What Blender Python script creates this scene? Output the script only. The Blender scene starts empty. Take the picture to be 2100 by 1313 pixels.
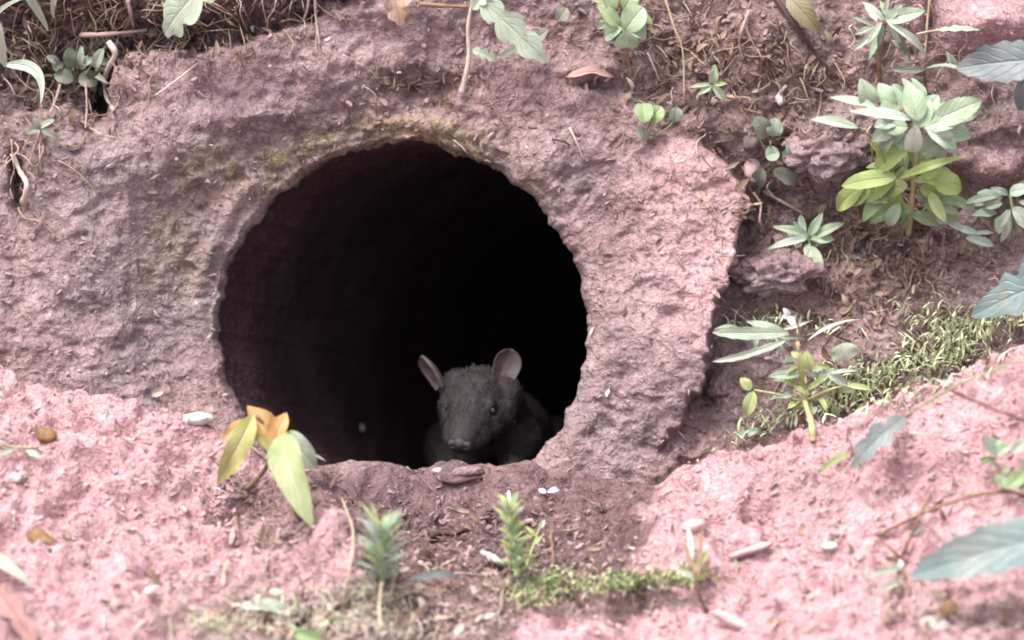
import bpy, math, random
import numpy as np
from mathutils import Vector, Matrix

S = 0.21            # metres per authoring unit (the opening is about 0.16 m across)
D = 9.0             # camera distance from the bank face, in units
PITCH = math.radians(25)
sc = bpy.context.scene
C = sc.collection
rnd = random.Random(7)
rs = np.random.RandomState(11)

X = np.array([1.0, 0, 0])
U = np.array([0, math.sin(PITCH), math.cos(PITCH)])
F = np.array([0, math.cos(PITCH), -math.sin(PITCH)])

# ------------------------------------------------------------------ camera, sky, sun, exposure
cam_data = bpy.data.cameras.new('camera')
cam = bpy.data.objects.new('camera', cam_data)
C.objects.link(cam)
cam.location = Vector(-D * F) * S
cam.rotation_euler = (math.radians(90) - PITCH, 0, 0)
cam_data.sensor_width = 36
cam_data.lens = 36 * D / 2.1
cam_data.clip_start = 0.02
cam_data.clip_end = 200
cam_data.dof.use_dof = True
cam_data.dof.focus_distance = (D - 0.02) * S
cam_data.dof.aperture_fstop = 5.2
sc.camera = cam
sc.cycles.filter_width = 1.9          # the phone's zoom is soft

sun_dir = Vector((-0.30, -0.16, 0.92)).normalized()     # towards the sun
world = bpy.data.worlds.new('World')
sc.world = world
world.use_nodes = True
wn = world.node_tree.nodes
bg = wn['Background']
sky = wn.new('ShaderNodeTexSky')
sky.sky_type = 'NISHITA'
sky.sun_disc = False
sky.sun_elevation = math.asin(sun_dir.z)
sky.sun_rotation = math.atan2(sun_dir.x, sun_dir.y)
sky.air_density = 1.0
sky.dust_density = 6.0
sky.ozone_density = 0.3
hs = wn.new('ShaderNodeHueSaturation')          # overcast: the sky is nearly white
hs.inputs['Saturation'].default_value = 0.3
world.node_tree.links.new(sky.outputs[0], hs.inputs['Color'])
world.node_tree.links.new(hs.outputs[0], bg.inputs[0])
bg.inputs[1].default_value = 0.125
sl = bpy.data.lights.new('sun', 'SUN')
sl.energy = 1.4
sl.angle = math.radians(20)
sl.color = (1.0, 0.95, 0.9)
so = bpy.data.objects.new('sun', sl)
C.objects.link(so)
so.rotation_euler = sun_dir.to_track_quat('Z', 'Y').to_euler()
so.location = (0, 0, 3)
sc.view_settings.view_transform = 'Standard'
sc.view_settings.look = 'None'
sc.view_settings.gamma = 1
sc.view_settings.exposure = 1.80

# ------------------------------------------------------------------ pixel <-> place helpers
def P(px, py, d=0.0):
    """the place seen at photo point (px,py) lying d units in front of the bank plane"""
    k = (D - d) / D
    return ((px - 1050) / 1000 * k) * X + ((656.5 - py) / 1000 * k) * U - d * F

def unproj(p):
    p = np.asarray(p)
    d = -(p @ F)
    k = (D - d) / D
    return 1050 + 1000 * (p @ X) / k, 656.5 - 1000 * (p @ U) / k, d

# ------------------------------------------------------------------ noise
def _h(i, j, k, seed):
    n = (i.astype(np.int64) * 374761393 + j.astype(np.int64) * 668265263 + k.astype(np.int64) * 2147483647 + seed * 1274126177) & 0xffffffff
    n = ((n ^ (n >> 13)) * 1274126177) & 0xffffffff
    n = (n ^ (n >> 16)) & 0xffffffff
    n = (n * 2246822519) & 0xffffffff
    return (n ^ (n >> 15)) & 0xffff

def noise(p, scale, seed=0):
    q = p * scale
    i0 = np.floor(q)
    f = q - i0
    u = f * f * f * (f * (f * 6 - 15) + 10)
    i0 = i0.astype(np.int64)
    r = 0
    for a in (0, 1):
        wx = u[:, 0] if a else 1 - u[:, 0]
        for b in (0, 1):
            wy = u[:, 1] if b else 1 - u[:, 1]
            for c in (0, 1):
                wz = u[:, 2] if c else 1 - u[:, 2]
                h = _h(i0[:, 0] + a, i0[:, 1] + b, i0[:, 2] + c, seed)
                gx = (h & 31) / 15.5 - 1
                gy = ((h >> 5) & 31) / 15.5 - 1
                gz = ((h >> 10) & 31) / 15.5 - 1
                r = r + wx * wy * wz * (gx * (f[:, 0] - a) + gy * (f[:, 1] - b) + gz * (f[:, 2] - c))
    return r * 1.6

def fbm(p, scale, oct=4, seed=0, gain=0.5):
    r, a = 0, 1.0
    for o in range(oct):
        r = r + a * noise(p, scale * 2.03 ** o, seed + o)
        a *= gain
    return r

def worley(p, scale, seed=0):
    q = p * scale
    i0 = np.floor(q).astype(np.int64)
    best = np.full(len(p), 9.0)
    for a in (-1, 0, 1):
        for b in (-1, 0, 1):
            for c in (-1, 0, 1):
                ii, jj, kk = i0[:, 0] + a, i0[:, 1] + b, i0[:, 2] + c
                dx = ii + _h(ii, jj, kk, seed) / 65535 - q[:, 0]
                dy = jj + _h(ii, jj, kk, seed + 1) / 65535 - q[:, 1]
                dz = kk + _h(ii, jj, kk, seed + 2) / 65535 - q[:, 2]
                best = np.minimum(best, dx * dx + dy * dy + dz * dz)
    return np.sqrt(best)

def sstep(a, b, x):
    t = np.clip((x - a) / (b - a), 0, 1)
    return t * t * (3 - 2 * t)

# ------------------------------------------------------------------ mesh helpers
def mk(name, verts, faces, mat, parent=None, uv=None, smooth=True, attrs=None, at=None):
    """one mesh object from world-unit vertices; `at` is its base (world units)"""
    verts = np.asarray(verts, float)
    if parent is not None:
        r = parent
        base = np.zeros(3)
        while r is not None:
            base = base + np.array(r.location) / S
            r = r.parent
    else:
        base = np.zeros(3) if at is None else np.asarray(at, float)
    me = bpy.data.meshes.new(name)
    lv = (verts - base) * S
    if isinstance(faces, np.ndarray):
        n, m = faces.shape
        me.vertices.add(len(lv)); me.vertices.foreach_set('co', lv.ravel())
        me.loops.add(n * m); me.loops.foreach_set('vertex_index', faces.ravel().astype(np.int32))
        me.polygons.add(n)
        me.polygons.foreach_set('loop_start', np.arange(0, n * m, m, dtype=np.int32))
        me.update(calc_edges=True)
    else:
        me.from_pydata([tuple(v) for v in lv], [], faces)
    me.polygons.foreach_set('use_smooth', np.full(len(me.polygons), smooth, dtype=bool))
    if uv is not None:
        ul = me.uv_layers.new(name='UVMap')
        li = np.zeros(len(me.loops), dtype=np.int32)
        me.loops.foreach_get('vertex_index', li)
        ul.data.foreach_set('uv', np.asarray(uv, float)[li].ravel())
    for k, a in (attrs or {}).items():
        at_ = me.attributes.new(k, 'FLOAT', 'POINT')
        at_.data.foreach_set('value', np.asarray(a, np.float32))
    me.update()
    if mat is not None:
        me.materials.append(mat)
    o = bpy.data.objects.new(name, me)
    C.objects.link(o)
    if parent is not None:
        o.parent = parent
    elif at is not None:
        o.location = Vector(base) * S
    return o

def tag(o, label, cat, group=None, kind=None):
    o['label'] = label
    o['category'] = cat
    if group: o['group'] = group
    if kind: o['kind'] = kind
    return o

def thing(name, label, cat, at, group=None):
    o = bpy.data.objects.new(name, None)
    o.empty_display_size = 0.01
    C.objects.link(o)
    o.location = Vector(at) * S
    return tag(o, label, cat, group)

def grid_faces(nr, nc, wrap=False):
    r = np.arange(nr - 1)[:, None]
    c = np.arange(nc if wrap else nc - 1)[None, :]
    c2 = (c + 1) % nc
    a = r * nc + c; b = r * nc + c2; e = (r + 1) * nc + c2; f = (r + 1) * nc + c
    return np.stack([a, b, e, f], -1).reshape(-1, 4)

def smooth_path(pts, n):
    pts = [np.asarray(p, float) for p in pts]
    if len(pts) == 2:
        return [pts[0] + (pts[1] - pts[0]) * i / n for i in range(n + 1)]
    ext = [2 * pts[0] - pts[1]] + pts + [2 * pts[-1] - pts[-2]]
    out = []
    m = len(pts) - 1
    for i in range(n + 1):
        t = i / n * m
        k = min(int(t), m - 1); f = t - k
        p0, p1, p2, p3 = ext[k:k + 4]
        out.append(0.5 * (2 * p1 + (p2 - p0) * f + (2 * p0 - 5 * p1 + 4 * p2 - p3) * f * f + (3 * p1 - p0 - 3 * p2 + p3) * f ** 3))
    return out

def tube(pts, r0, r1, seg=7, n=None, wob=0.0):
    """tapered tube: verts, faces, uv"""
    n = n or 6 * (len(pts) - 1)
    path = smooth_path(pts, n)
    V_, UV_ = [], []
    up = np.array([0.31, -0.8, 0.5])
    for i, p in enumerate(path):
        t = path[min(i + 1, n)] - path[max(i - 1, 0)]
        t = t / (np.linalg.norm(t) + 1e-9)
        a = np.cross(t, up); a /= np.linalg.norm(a) + 1e-9
        b = np.cross(t, a)
        r = r0 + (r1 - r0) * i / n
        if wob: r *= 1 + wob * rnd.uniform(-1, 1)
        for k in range(seg):
            th = 2 * math.pi * k / seg
            V_.append(p + r * (math.cos(th) * a + math.sin(th) * b)); UV_.append((k / seg, i / n))
    fs = [tuple(x) for x in grid_faces(n + 1, seg, True)]
    fs.append(tuple(range(seg))[::-1]); fs.append(tuple(n * seg + k for k in range(seg)))
    return V_, fs, UV_

def merge(parts):
    V_, F_, U_ = [], [], []
    for v, f, u in parts:
        o = len(V_)
        V_ += list(v); F_ += [tuple(i + o for i in q) for q in f]; U_ += list(u)
    return V_, F_, U_

# ------------------------------------------------------------------ materials
K = 0.65              # the colours below are as metered in the bright photograph; this brings them to reflectances
class NT:
    def __init__(s, name, rough=0.9, spec=0.2):
        s.m = bpy.data.materials.new(name); s.m.use_nodes = True
        s.t = s.m.node_tree; s.n = s.t.nodes; s.b = s.n['Principled BSDF']
        s.b.inputs['Roughness'].default_value = rough
        s.b.inputs['Specular IOR Level'].default_value = spec
    def link(s, a, b): s.t.links.new(a, b)
    def coord(s):
        if not hasattr(s, '_c'): s._c = s.n.new('ShaderNodeTexCoord')
        return s._c.outputs['Object']
    def uv(s):
        if not hasattr(s, '_u'): s._u = s.n.new('ShaderNodeTexCoord')
        return s._u.outputs['UV']
    def noise(s, scale, detail=4, rough=0.55, dist=0.0, vec=None):
        x = s.n.new('ShaderNodeTexNoise')
        x.inputs['Scale'].default_value = scale / S; x.inputs['Detail'].default_value = detail
        x.inputs['Roughness'].default_value = rough; x.inputs['Distortion'].default_value = dist
        s.link(vec or s.coord(), x.inputs['Vector'])
        return x.outputs['Fac']
    def voro(s, scale, feature='F1', out='Distance'):
        x = s.n.new('ShaderNodeTexVoronoi'); x.feature = feature
        x.inputs['Scale'].default_value = scale / S
        s.link(s.coord(), x.inputs['Vector'])
        return x.outputs[out]
    def attr(s, name):
        x = s.n.new('ShaderNodeAttribute'); x.attribute_name = name
        return x.outputs['Fac']
    def ramp(s, fac, stops):
        x = s.n.new('ShaderNodeValToRGB'); e = x.color_ramp.elements
        while len(e) < len(stops): e.new(0.5)
        for el, (p, c) in zip(e, stops):
            el.position = p
            el.color = (*c, 1) if not isinstance(c, (int, float)) else (c, c, c, 1)
        s.link(fac, x.inputs['Fac'])
        return x.outputs['Color']
    def math(s, op, a, b=None, c=None, clamp=False):
        x = s.n.new('ShaderNodeMath'); x.operation = op; x.use_clamp = clamp
        for i, v in enumerate((a, b, c)):
            if v is None: continue
            if isinstance(v, (int, float)): x.inputs[i].default_value = v
            else: s.link(v, x.inputs[i])
        return x.outputs[0]
    def mix(s, fac, a, b, mode='MIX'):
        x = s.n.new('ShaderNodeMix'); x.data_type = 'RGBA'; x.blend_type = mode
        for sock, v in ((x.inputs[0], fac), (x.inputs[6], a), (x.inputs[7], b)):
            if isinstance(v, (int, float)): sock.default_value = v
            elif isinstance(v, tuple): sock.default_value = (*v, 1)
            else: s.link(v, sock)
        return x.outputs[2]
    def bump(s, h, dist, strength=1.0, prev=None):
        x = s.n.new('ShaderNodeBump'); x.inputs['Strength'].default_value = strength
        x.inputs['Distance'].default_value = dist * S
        s.link(h, x.inputs['Height'])
        if prev is not None: s.link(prev, x.inputs['Normal'])
        return x.outputs['Normal']
    def out(s, col, normal=None):
        if isinstance(col, tuple): s.b.inputs['Base Color'].default_value = (*col, 1)
        else: s.link(s.mix(1.0, col, (K, K, K), 'MULTIPLY'), s.b.inputs['Base Color'])
        if normal is not None: s.link(normal, s.b.inputs['Normal'])
        return s.m

def soil_material(name):
    t = NT(name, 0.95, 0.12)
    big = t.noise(3.2, 3)
    mid = t.noise(11, 5, 0.62, 0.8)
    fine = t.noise(46, 4, 0.6, 1.4)
    grit = t.noise(120, 3, 0.6, 0.6)
    base = t.ramp(mid, [(0.28, (0.30, 0.207, 0.214)), (0.5, (0.395, 0.282, 0.290)), (0.72, (0.49, 0.362, 0.366))])
    hue = t.ramp(big, [(0.36, (1.04, 0.95, 0.93)), (0.6, (0.95, 1.0, 1.02))])
    base = t.mix(0.7, base, hue, 'MULTIPLY')
    pale = t.ramp(mid, [(0.25, (0.56, 0.315, 0.338)), (0.5, (0.68, 0.405, 0.432)), (0.75, (0.76, 0.495, 0.52))])
    col = t.mix(t.attr('pale'), base, pale)
    humus_shade = t.ramp(fine, [(0.3, (0.075, 0.047, 0.046)), (0.55, (0.19, 0.13, 0.126)), (0.75, (0.36, 0.265, 0.258))])
    col = t.mix(t.attr('humus_shade'), col, humus_shade)
    brown = t.ramp(fine, [(0.3, (0.13, 0.078, 0.07)), (0.55, (0.28, 0.185, 0.17)), (0.75, (0.44, 0.32, 0.30))])
    col = t.mix(t.attr('brown'), col, brown)
    mossy = t.ramp(fine, [(0.30, (0.13, 0.095, 0.045)), (0.52, (0.33, 0.26, 0.15)), (0.75, (0.54, 0.43, 0.28))])
    mo = t.math('MULTIPLY', t.attr('moss'), t.ramp(t.noise(16, 4, 0.6), [(0.38, 0.1), (0.58, 1.0)]))
    col = t.mix(mo, col, mossy)
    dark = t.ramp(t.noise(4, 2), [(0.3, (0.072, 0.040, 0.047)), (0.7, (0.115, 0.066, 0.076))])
    col = t.mix(t.attr('hole_shade'), col, dark)  # shade inside the gallery, painted as darker soil
    damp_shade = t.mix(t.attr('damp_shade'), (1.0, 1.0, 1.0), (0.72, 0.66, 0.70))          # trodden moist earth of the run-out, its shade partly painted in
    col = t.mix(1.0, col, damp_shade, 'MULTIPLY')
    # mineral speckle and small stains
    sp = t.ramp(fine, [(0.28, 0.64), (0.43, 0.94), (0.58, 1.0), (0.72, 1.20)])
    col = t.mix(1.0, col, sp, 'MULTIPLY')
    gr = t.ramp(grit, [(0.32, 0.74), (0.5, 1.0), (0.7, 1.18)])
    col = t.mix(0.8, col, gr, 'MULTIPLY')
    n = t.bump(fine, 0.021, 0.85)
    n = t.bump(grit, 0.007, 0.8, n)
    return t.out(col, n)

M = {}
M['soil'] = soil_material('clay_soil')

def crumb_material():
    t = NT('soil_crumb', 0.95, 0.1)
    v = t.attr('tone')
    c = t.ramp(v, [(0.0, (0.15, 0.10, 0.10)), (0.35, (0.30, 0.208, 0.21)), (0.55, (0.40, 0.285, 0.292)), (0.75, (0.58, 0.37, 0.39)), (0.93, (0.66, 0.47, 0.48)), (1.0, (0.74, 0.66, 0.64))])
    f = t.noise(70, 4)
    c = t.mix(0.8, c, t.ramp(f, [(0.3, 0.65), (0.7, 1.2)]), 'MULTIPLY')
    return t.out(c, t.bump(f, 0.006, 0.7))
M['crumb'] = crumb_material()

def litter_material():
    t = NT('dry_litter', 0.85, 0.2)
    c = t.ramp(t.attr('tone'), [(0.0, (0.085, 0.045, 0.035)), (0.3, (0.21, 0.13, 0.10)), (0.6, (0.38, 0.27, 0.20)), (0.85, (0.55, 0.43, 0.36)), (1.0, (0.66, 0.57, 0.50))])
    return t.out(t.mix(0.7, c, t.ramp(t.noise(50, 3), [(0.3, 0.6), (0.7, 1.2)]), 'MULTIPLY'))
M['litter'] = litter_material()

def leaf_material(name, c0, c1, vein, trans=0.3, rough=0.5, spots=None, nveins=7.0, back=None):
    """blade with midrib and side veins taken from the leaf's own UV (u across -1..1, v along)"""
    t = NT(name, rough, 0.35)
    sep = t.n.new('ShaderNodeSeparateXYZ'); t.link(t.uv(), sep.inputs[0])
    au = t.math('ABSOLUTE', sep.outputs[0]); v = sep.outputs[1]
    nz = t.noise(14, 4, 0.6)
    col = t.ramp(nz, [(0.32, c0), (0.68, c1)])
    mid = t.ramp(au, [(0.0, 1.0), (0.05, 0.8), (0.11, 0.0)])
    sv = t.math('FRACT', t.math('SUBTRACT', t.math('MULTIPLY', v, nveins), t.math('MULTIPLY', au, 2.2)))
    sv = t.math('ABSOLUTE', t.math('SUBTRACT', sv, 0.5))
    side = t.ramp(sv, [(0.0, 0.75), (0.06, 0.35), (0.13, 0.0)])
    ve = t.math('MAXIMUM', mid, t.math('MULTIPLY', side, 0.55))
    col = t.mix(t.math('MULTIPLY', ve, 0.7), col, vein)
    sp = t.ramp(t.noise(26, 4, 0.65), [(0.60, 0.0), (0.68, 0.85)] if spots else [(0.66, 0.0), (0.71, 0.7)])
    col = t.mix(sp, col, spots or (0.34, 0.24, 0.12))
    if not spots:                                           # some blades yellower, some dusted with soil
        col = t.mix(t.ramp(t.noise(5, 3), [(0.45, 0.0), (0.7, 0.35)]), col, (0.52, 0.44, 0.34))
    quilt = t.math('SUBTRACT', t.noise(20, 3), t.math('MULTIPLY', ve, 0.8))
    nrm = t.bump(quilt, 0.006, 0.6)
    t.out(col, nrm)
    tr = t.n.new('ShaderNodeBsdfTranslucent'); t.link(t.mix(1.0, col, (K, K, K), 'MULTIPLY'), tr.inputs['Color']); t.link(nrm, tr.inputs['Normal'])
    mx = t.n.new('ShaderNodeMixShader'); mx.inputs[0].default_value = trans
    t.link(t.b.outputs[0], mx.inputs[1]); t.link(tr.outputs[0], mx.inputs[2])
    t.link(mx.outputs[0], t.n['Material Output'].inputs['Surface'])
    return t.m

M['mint'] = leaf_material('pale_mint_leaf', (0.38, 0.53, 0.33), (0.57, 0.70, 0.51), (0.68, 0.78, 0.62))
M['lime'] = leaf_material('yellow_green_leaf', (0.42, 0.55, 0.16), (0.60, 0.69, 0.30), (0.68, 0.75, 0.42))
M['green'] = leaf_material('fresh_green_leaf', (0.27, 0.40, 0.18), (0.43, 0.55, 0.30), (0.54, 0.64, 0.42))
M['dusk'] = leaf_material('dull_green_leaf', (0.19, 0.225, 0.17), (0.31, 0.345, 0.28), (0.40, 0.43, 0.37))
M['blue'] = leaf_material('blue_grey_leaf', (0.14, 0.20, 0.20), (0.205, 0.275, 0.27), (0.27, 0.34, 0.33), 0.15, 0.4)
M['slate'] = leaf_material('slate_grey_leaf', (0.145, 0.175, 0.185), (0.22, 0.255, 0.265), (0.29, 0.325, 0.33), 0.15, 0.5)
M['sage'] = leaf_material('sage_leaf', (0.34, 0.43, 0.32), (0.52, 0.60, 0.48), (0.61, 0.68, 0.57), 0.2)
M['white_leaf'] = leaf_material('silvery_leaf', (0.54, 0.64, 0.51), (0.71, 0.79, 0.68), (0.78, 0.84, 0.75), 0.2)
M['yellow'] = leaf_material('wilted_yellow_leaf', (0.46, 0.43, 0.13), (0.60, 0.57, 0.26), (0.70, 0.66, 0.40), 0.35)
M['wilt'] = leaf_material('wilted_green_leaf', (0.38, 0.47, 0.20), (0.53, 0.61, 0.34), (0.66, 0.71, 0.48), 0.35)
M['orange'] = leaf_material('dried_orange_leaf', (0.52, 0.26, 0.08), (0.78, 0.48, 0.20), (0.82, 0.62, 0.36), 0.25, 0.7)
M['pinkdead'] = leaf_material('bleached_pink_leaf', (0.60, 0.38, 0.26), (0.78, 0.60, 0.52), (0.70, 0.42, 0.32), 0.2, 0.7, (0.62, 0.30, 0.18))
M['reddead'] = leaf_material('red_brown_dead_leaf', (0.30, 0.15, 0.14), (0.48, 0.28, 0.27), (0.30, 0.14, 0.13), 0.1, 0.8)
M['olive'] = leaf_material('olive_leaf', (0.16, 0.14, 0.055), (0.30, 0.255, 0.12), (0.36, 0.31, 0.18), 0.2)
M['tan'] = leaf_material('tan_dead_leaf', (0.32, 0.21, 0.12), (0.52, 0.37, 0.24), (0.36, 0.22, 0.12), 0.15, 0.8, (0.14, 0.07, 0.03))

def plain(name, c0, c1, scale=30, rough=0.7, spec=0.3, bump=0.004):
    t = NT(name, rough, spec)
    n = t.noise(scale, 4, 0.6)
    return t.out(t.ramp(n, [(0.3, c0), (0.7, c1)]), t.bump(n, bump, 0.7))
M['stem'] = plain('green_stem', (0.24, 0.28, 0.13), (0.42, 0.45, 0.26))
M['stem_yellow'] = plain('yellow_stem', (0.40, 0.36, 0.16), (0.56, 0.50, 0.28))
M['stem_brown'] = plain('brown_stem', (0.17, 0.09, 0.055), (0.36, 0.22, 0.15))
M['stem_red'] = plain('red_stem', (0.13, 0.06, 0.055), (0.24, 0.13, 0.12))
M['root_pale'] = plain('pale_root', (0.46, 0.35, 0.31), (0.70, 0.58, 0.54))
M['root_mid'] = plain('pinkish_root', (0.34, 0.22, 0.20), (0.54, 0.39, 0.36))
M['root_dark'] = plain('dark_root', (0.045, 0.020, 0.022), (0.10, 0.05, 0.05))
M['straw'] = plain('straw', (0.48, 0.36, 0.22), (0.66, 0.55, 0.42))
M['white'] = plain('white_petal', (0.80, 0.80, 0.80), (0.88, 0.88, 0.88), 30, 0.6)
M['lilac'] = plain('lilac_petal', (0.66, 0.62, 0.80), (0.86, 0.85, 0.92), 25, 0.6)
M['stone_white'] = plain('white_pebble', (0.50, 0.42, 0.41), (0.72, 0.64, 0.63), 40, 0.6)
M['stone_pink'] = plain('pink_pebble', (0.52, 0.37, 0.36), (0.70, 0.55, 0.53), 22, 0.8)
M['stone_dark'] = plain('dark_pebble', (0.09, 0.06, 0.06), (0.20, 0.14, 0.14), 22, 0.8)
M['clod'] = plain('grey_clod', (0.20, 0.145, 0.15), (0.33, 0.245, 0.25), 26, 0.95, 0.1, 0.01)
M['flake'] = plain('pink_flake', (0.50, 0.33, 0.34), (0.68, 0.47, 0.48), 34, 0.8)
M['nut'] = plain('brown_husk', (0.17, 0.085, 0.035), (0.34, 0.20, 0.10), 40, 0.6)
M['moss'] = plain('ground_moss', (0.42, 0.50, 0.22), (0.72, 0.76, 0.46), 26)
M['moss_grey'] = plain('grey_moss', (0.62, 0.72, 0.40), (0.94, 0.96, 0.72), 22)

# ------------------------------------------------------------------ the bank with its burrow
HC = (825.0, 675.0)
R0 = 0.383
SLAB_Y = [150, 260, 290, 340, 400, 520, 640, 750, 830, 900, 980]
SLAB_X = [1290, 1340, 1420, 1500, 1533, 1522, 1472, 1452, 1412, 1385, 1340]
SLAB_H = [0, .02, .045, .075, .11, .11, .085, .085, .06, .03, 0]
TOP_X = [215, 235, 330, 420, 530, 620, 700, 770]
TOP_Y = [190, 120, 100, 115, 75, 42, 15, -30]

def regions(px, py, q):
    """relief, soil kinds and painted light and shade of the bank, as functions of where one is on its face"""
    j1 = fbm(q, 9, 3, 40) * 30
    j2 = fbm(q, 28, 2, 44) * 14
    r = np.hypot(px - HC[0], py - HC[1]) / 1000
    edge = np.interp(py, SLAB_Y, SLAB_X) + j1 * 0.6 + j2
    h = np.interp(py, SLAB_Y, SLAB_H)
    slab = sstep(-6, 14, edge - px)
    right = sstep(1180, 1400, px)
    rel = -h * (1 - slab) * right
    slope_r = sstep(1200, 1500, px) * slab * sstep(250, 420, py) * sstep(960, 820, py)
    rel += 0.05 * slope_r
    # topsoil notch above the clay face
    top = np.where(px < 215, np.interp(px, [-400, 0, 130, 200, 215], [250, 235, 215, 245, 245]), np.interp(px, TOP_X, TOP_Y))
    inside = sstep(-10, 14, top - py + j1 * 0.5 + j2)
    inside *= sstep(800, 700, px)
    rel -= 0.085 * inside * sstep(-60, 130, py)
    rel += 0.02 * inside * sstep(60, -40, py)
    # the crevice under the topsoil
    cre = np.exp(-(((px - 200) / 22) ** 2 + ((py - 205) / 50) ** 2))
    rel -= 0.09 * cre
    cre2 = np.exp(-(((px - 30 - (py - 330) * .12) / 13) ** 2 + ((py - 370) / 70) ** 2))
    rel -= 0.05 * cre2
    # shallow funnel round the opening, deepest towards its shaded side
    left = sstep(1000, 500, px)
    rel -= (0.05 + 0.07 * left) * np.exp(-((r - 0.36) / 0.2) ** 2)
    rel += 0.018 * np.exp(-((r - 0.425) / 0.028) ** 2)
    # ledges and lumps
    for (bx, by, sx, sy, a) in [(1590, 555, 75, 42, .075), (1715, 290, 95, 65, .06), (1420, 330, 60, 60, .03), (1350, 600, 90, 150, .02),
                                (1800, 720, 120, 60, .04), (1210, 140, 60, 16, .03), (1225, 172, 55, 12, -.05), (1600, 70, 110, 60, .03),
                                (2030, 45, 95, 42, .09), (2050, 345, 60, 32, .05), (1912, 45, 12, 60, -.06), (1950, 300, 150, 90, .02), (340, 330, 130, 60, .02), (560, 240, 160, 30, .025),
                                (880, 185, 90, 30, -.03), (700, 130, 160, 60, .02), (1150, 330, 80, 60, .02), (1380, 650, 24, 22, -.03),
                                (110, 560, 80, 120, .02), (1040, 80, 70, 40, -.02), (1760, 500, 130, 60, -.03), (1440, 800, 40, 70, -.03)]:
        rel += a * np.exp(-(((px - bx) / sx) ** 2 + ((py - by) / sy) ** 2))
    # shallow horizontal ledge line over the opening
    ly = 225 + 0.0016 * (px - 800) ** 2 * .35 + j1 * 0.7
    rel += 0.022 * sstep(-4, 30, ly - py) * sstep(380, 560, px) * sstep(1100, 900, px)
    hum_shade = np.clip(inside * 1.0 + cre + cre2 + 0.55 * sstep(260, 60, px) * sstep(560, 260, py) * (0.6 + j1 / 60)  # topsoil, with shade painted into the crevices
                  + 0.75 * np.exp(-(((px - 850) / 110) ** 2 + ((py - 165) / 38) ** 2)) * (0.7 + j2 / 14)
                  + 0.8 * (1 - slab) * right * np.exp(-(((px - 1570) / 40) ** 2 + ((py - 430) / 60) ** 2))  # shadow beside the slab edge painted as a dark patch
                  + 0.35 * np.exp(-(((px - 640) / 160) ** 2 + ((py - 262) / 16) ** 2)), 0, 1)
    outr = (1 - slab) * right
    br = np.clip(outr * (0.40 + j1 / 45) + 0.85 * np.exp(-(((px - 1800) / 150) ** 2 + ((py - 540) / 95) ** 2))
                 + 0.6 * np.exp(-(((px - 1450) / 200) ** 2 + ((py - 110) / 110) ** 2)), 0, 1)
    br *= 1 - 0.85 * np.exp(-(((px - 1590) / 85) ** 2 + ((py - 555) / 50) ** 2))
    br *= 1 - 0.9 * np.exp(-(((px - 2020) / 130) ** 2 + ((py - 50) / 90) ** 2))
    mo = np.clip(np.exp(-((r - 0.40) / 0.05) ** 2) * np.exp(-(((px - 740) / 330) ** 2 + ((py - 310) / 80) ** 2)) * 1.6 + 0.9 * np.exp(-((r - 0.40) / 0.03) ** 2) * np.exp(-(((px - 1000) / 90) ** 2 + ((py - 370) / 60) ** 2))
                 + 0.8 * np.exp(-(((px - 480) / 110) ** 2 + ((py - 345) / 45) ** 2))
                 + 0.6 * np.exp(-(((px - 900) / 40) ** 2 + ((py - 235) / 28) ** 2))
                 + 0.5 * np.exp(-(((px - 350) / 100) ** 2 + ((py - 500) / 110) ** 2))
                 + 0.5 * np.exp(-(((px - 1420) / 80) ** 2 + ((py - 410) / 60) ** 2)), 0, 1)
    pal = np.clip(0.85 * slope_r * sstep(800, 600, py) + 0.65 * np.exp(-(((px - 1390) / 60) ** 2 + ((py - 320) / 55) ** 2))  # slab face and slab end painted paler, as if lit
                  + 0.9 * np.exp(-(((px - 2030) / 120) ** 2 + ((py - 40) / 75) ** 2)) + .8 * np.exp(-(((px - 2050) / 70) ** 2 + ((py - 345) / 40) ** 2)) + .3 * np.exp(-(((px - 1030) / 60) ** 2 + ((py - 165) / 40) ** 2))  # the upper lump is paled to look lit as well
                  + 0.22 * np.exp(-(((px - 420) / 190) ** 2 + ((py - 150) / 70) ** 2)), 0, 1)
    return rel, dict(humus_shade=hum_shade, brown=br, moss=mo, pale=pal)

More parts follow.
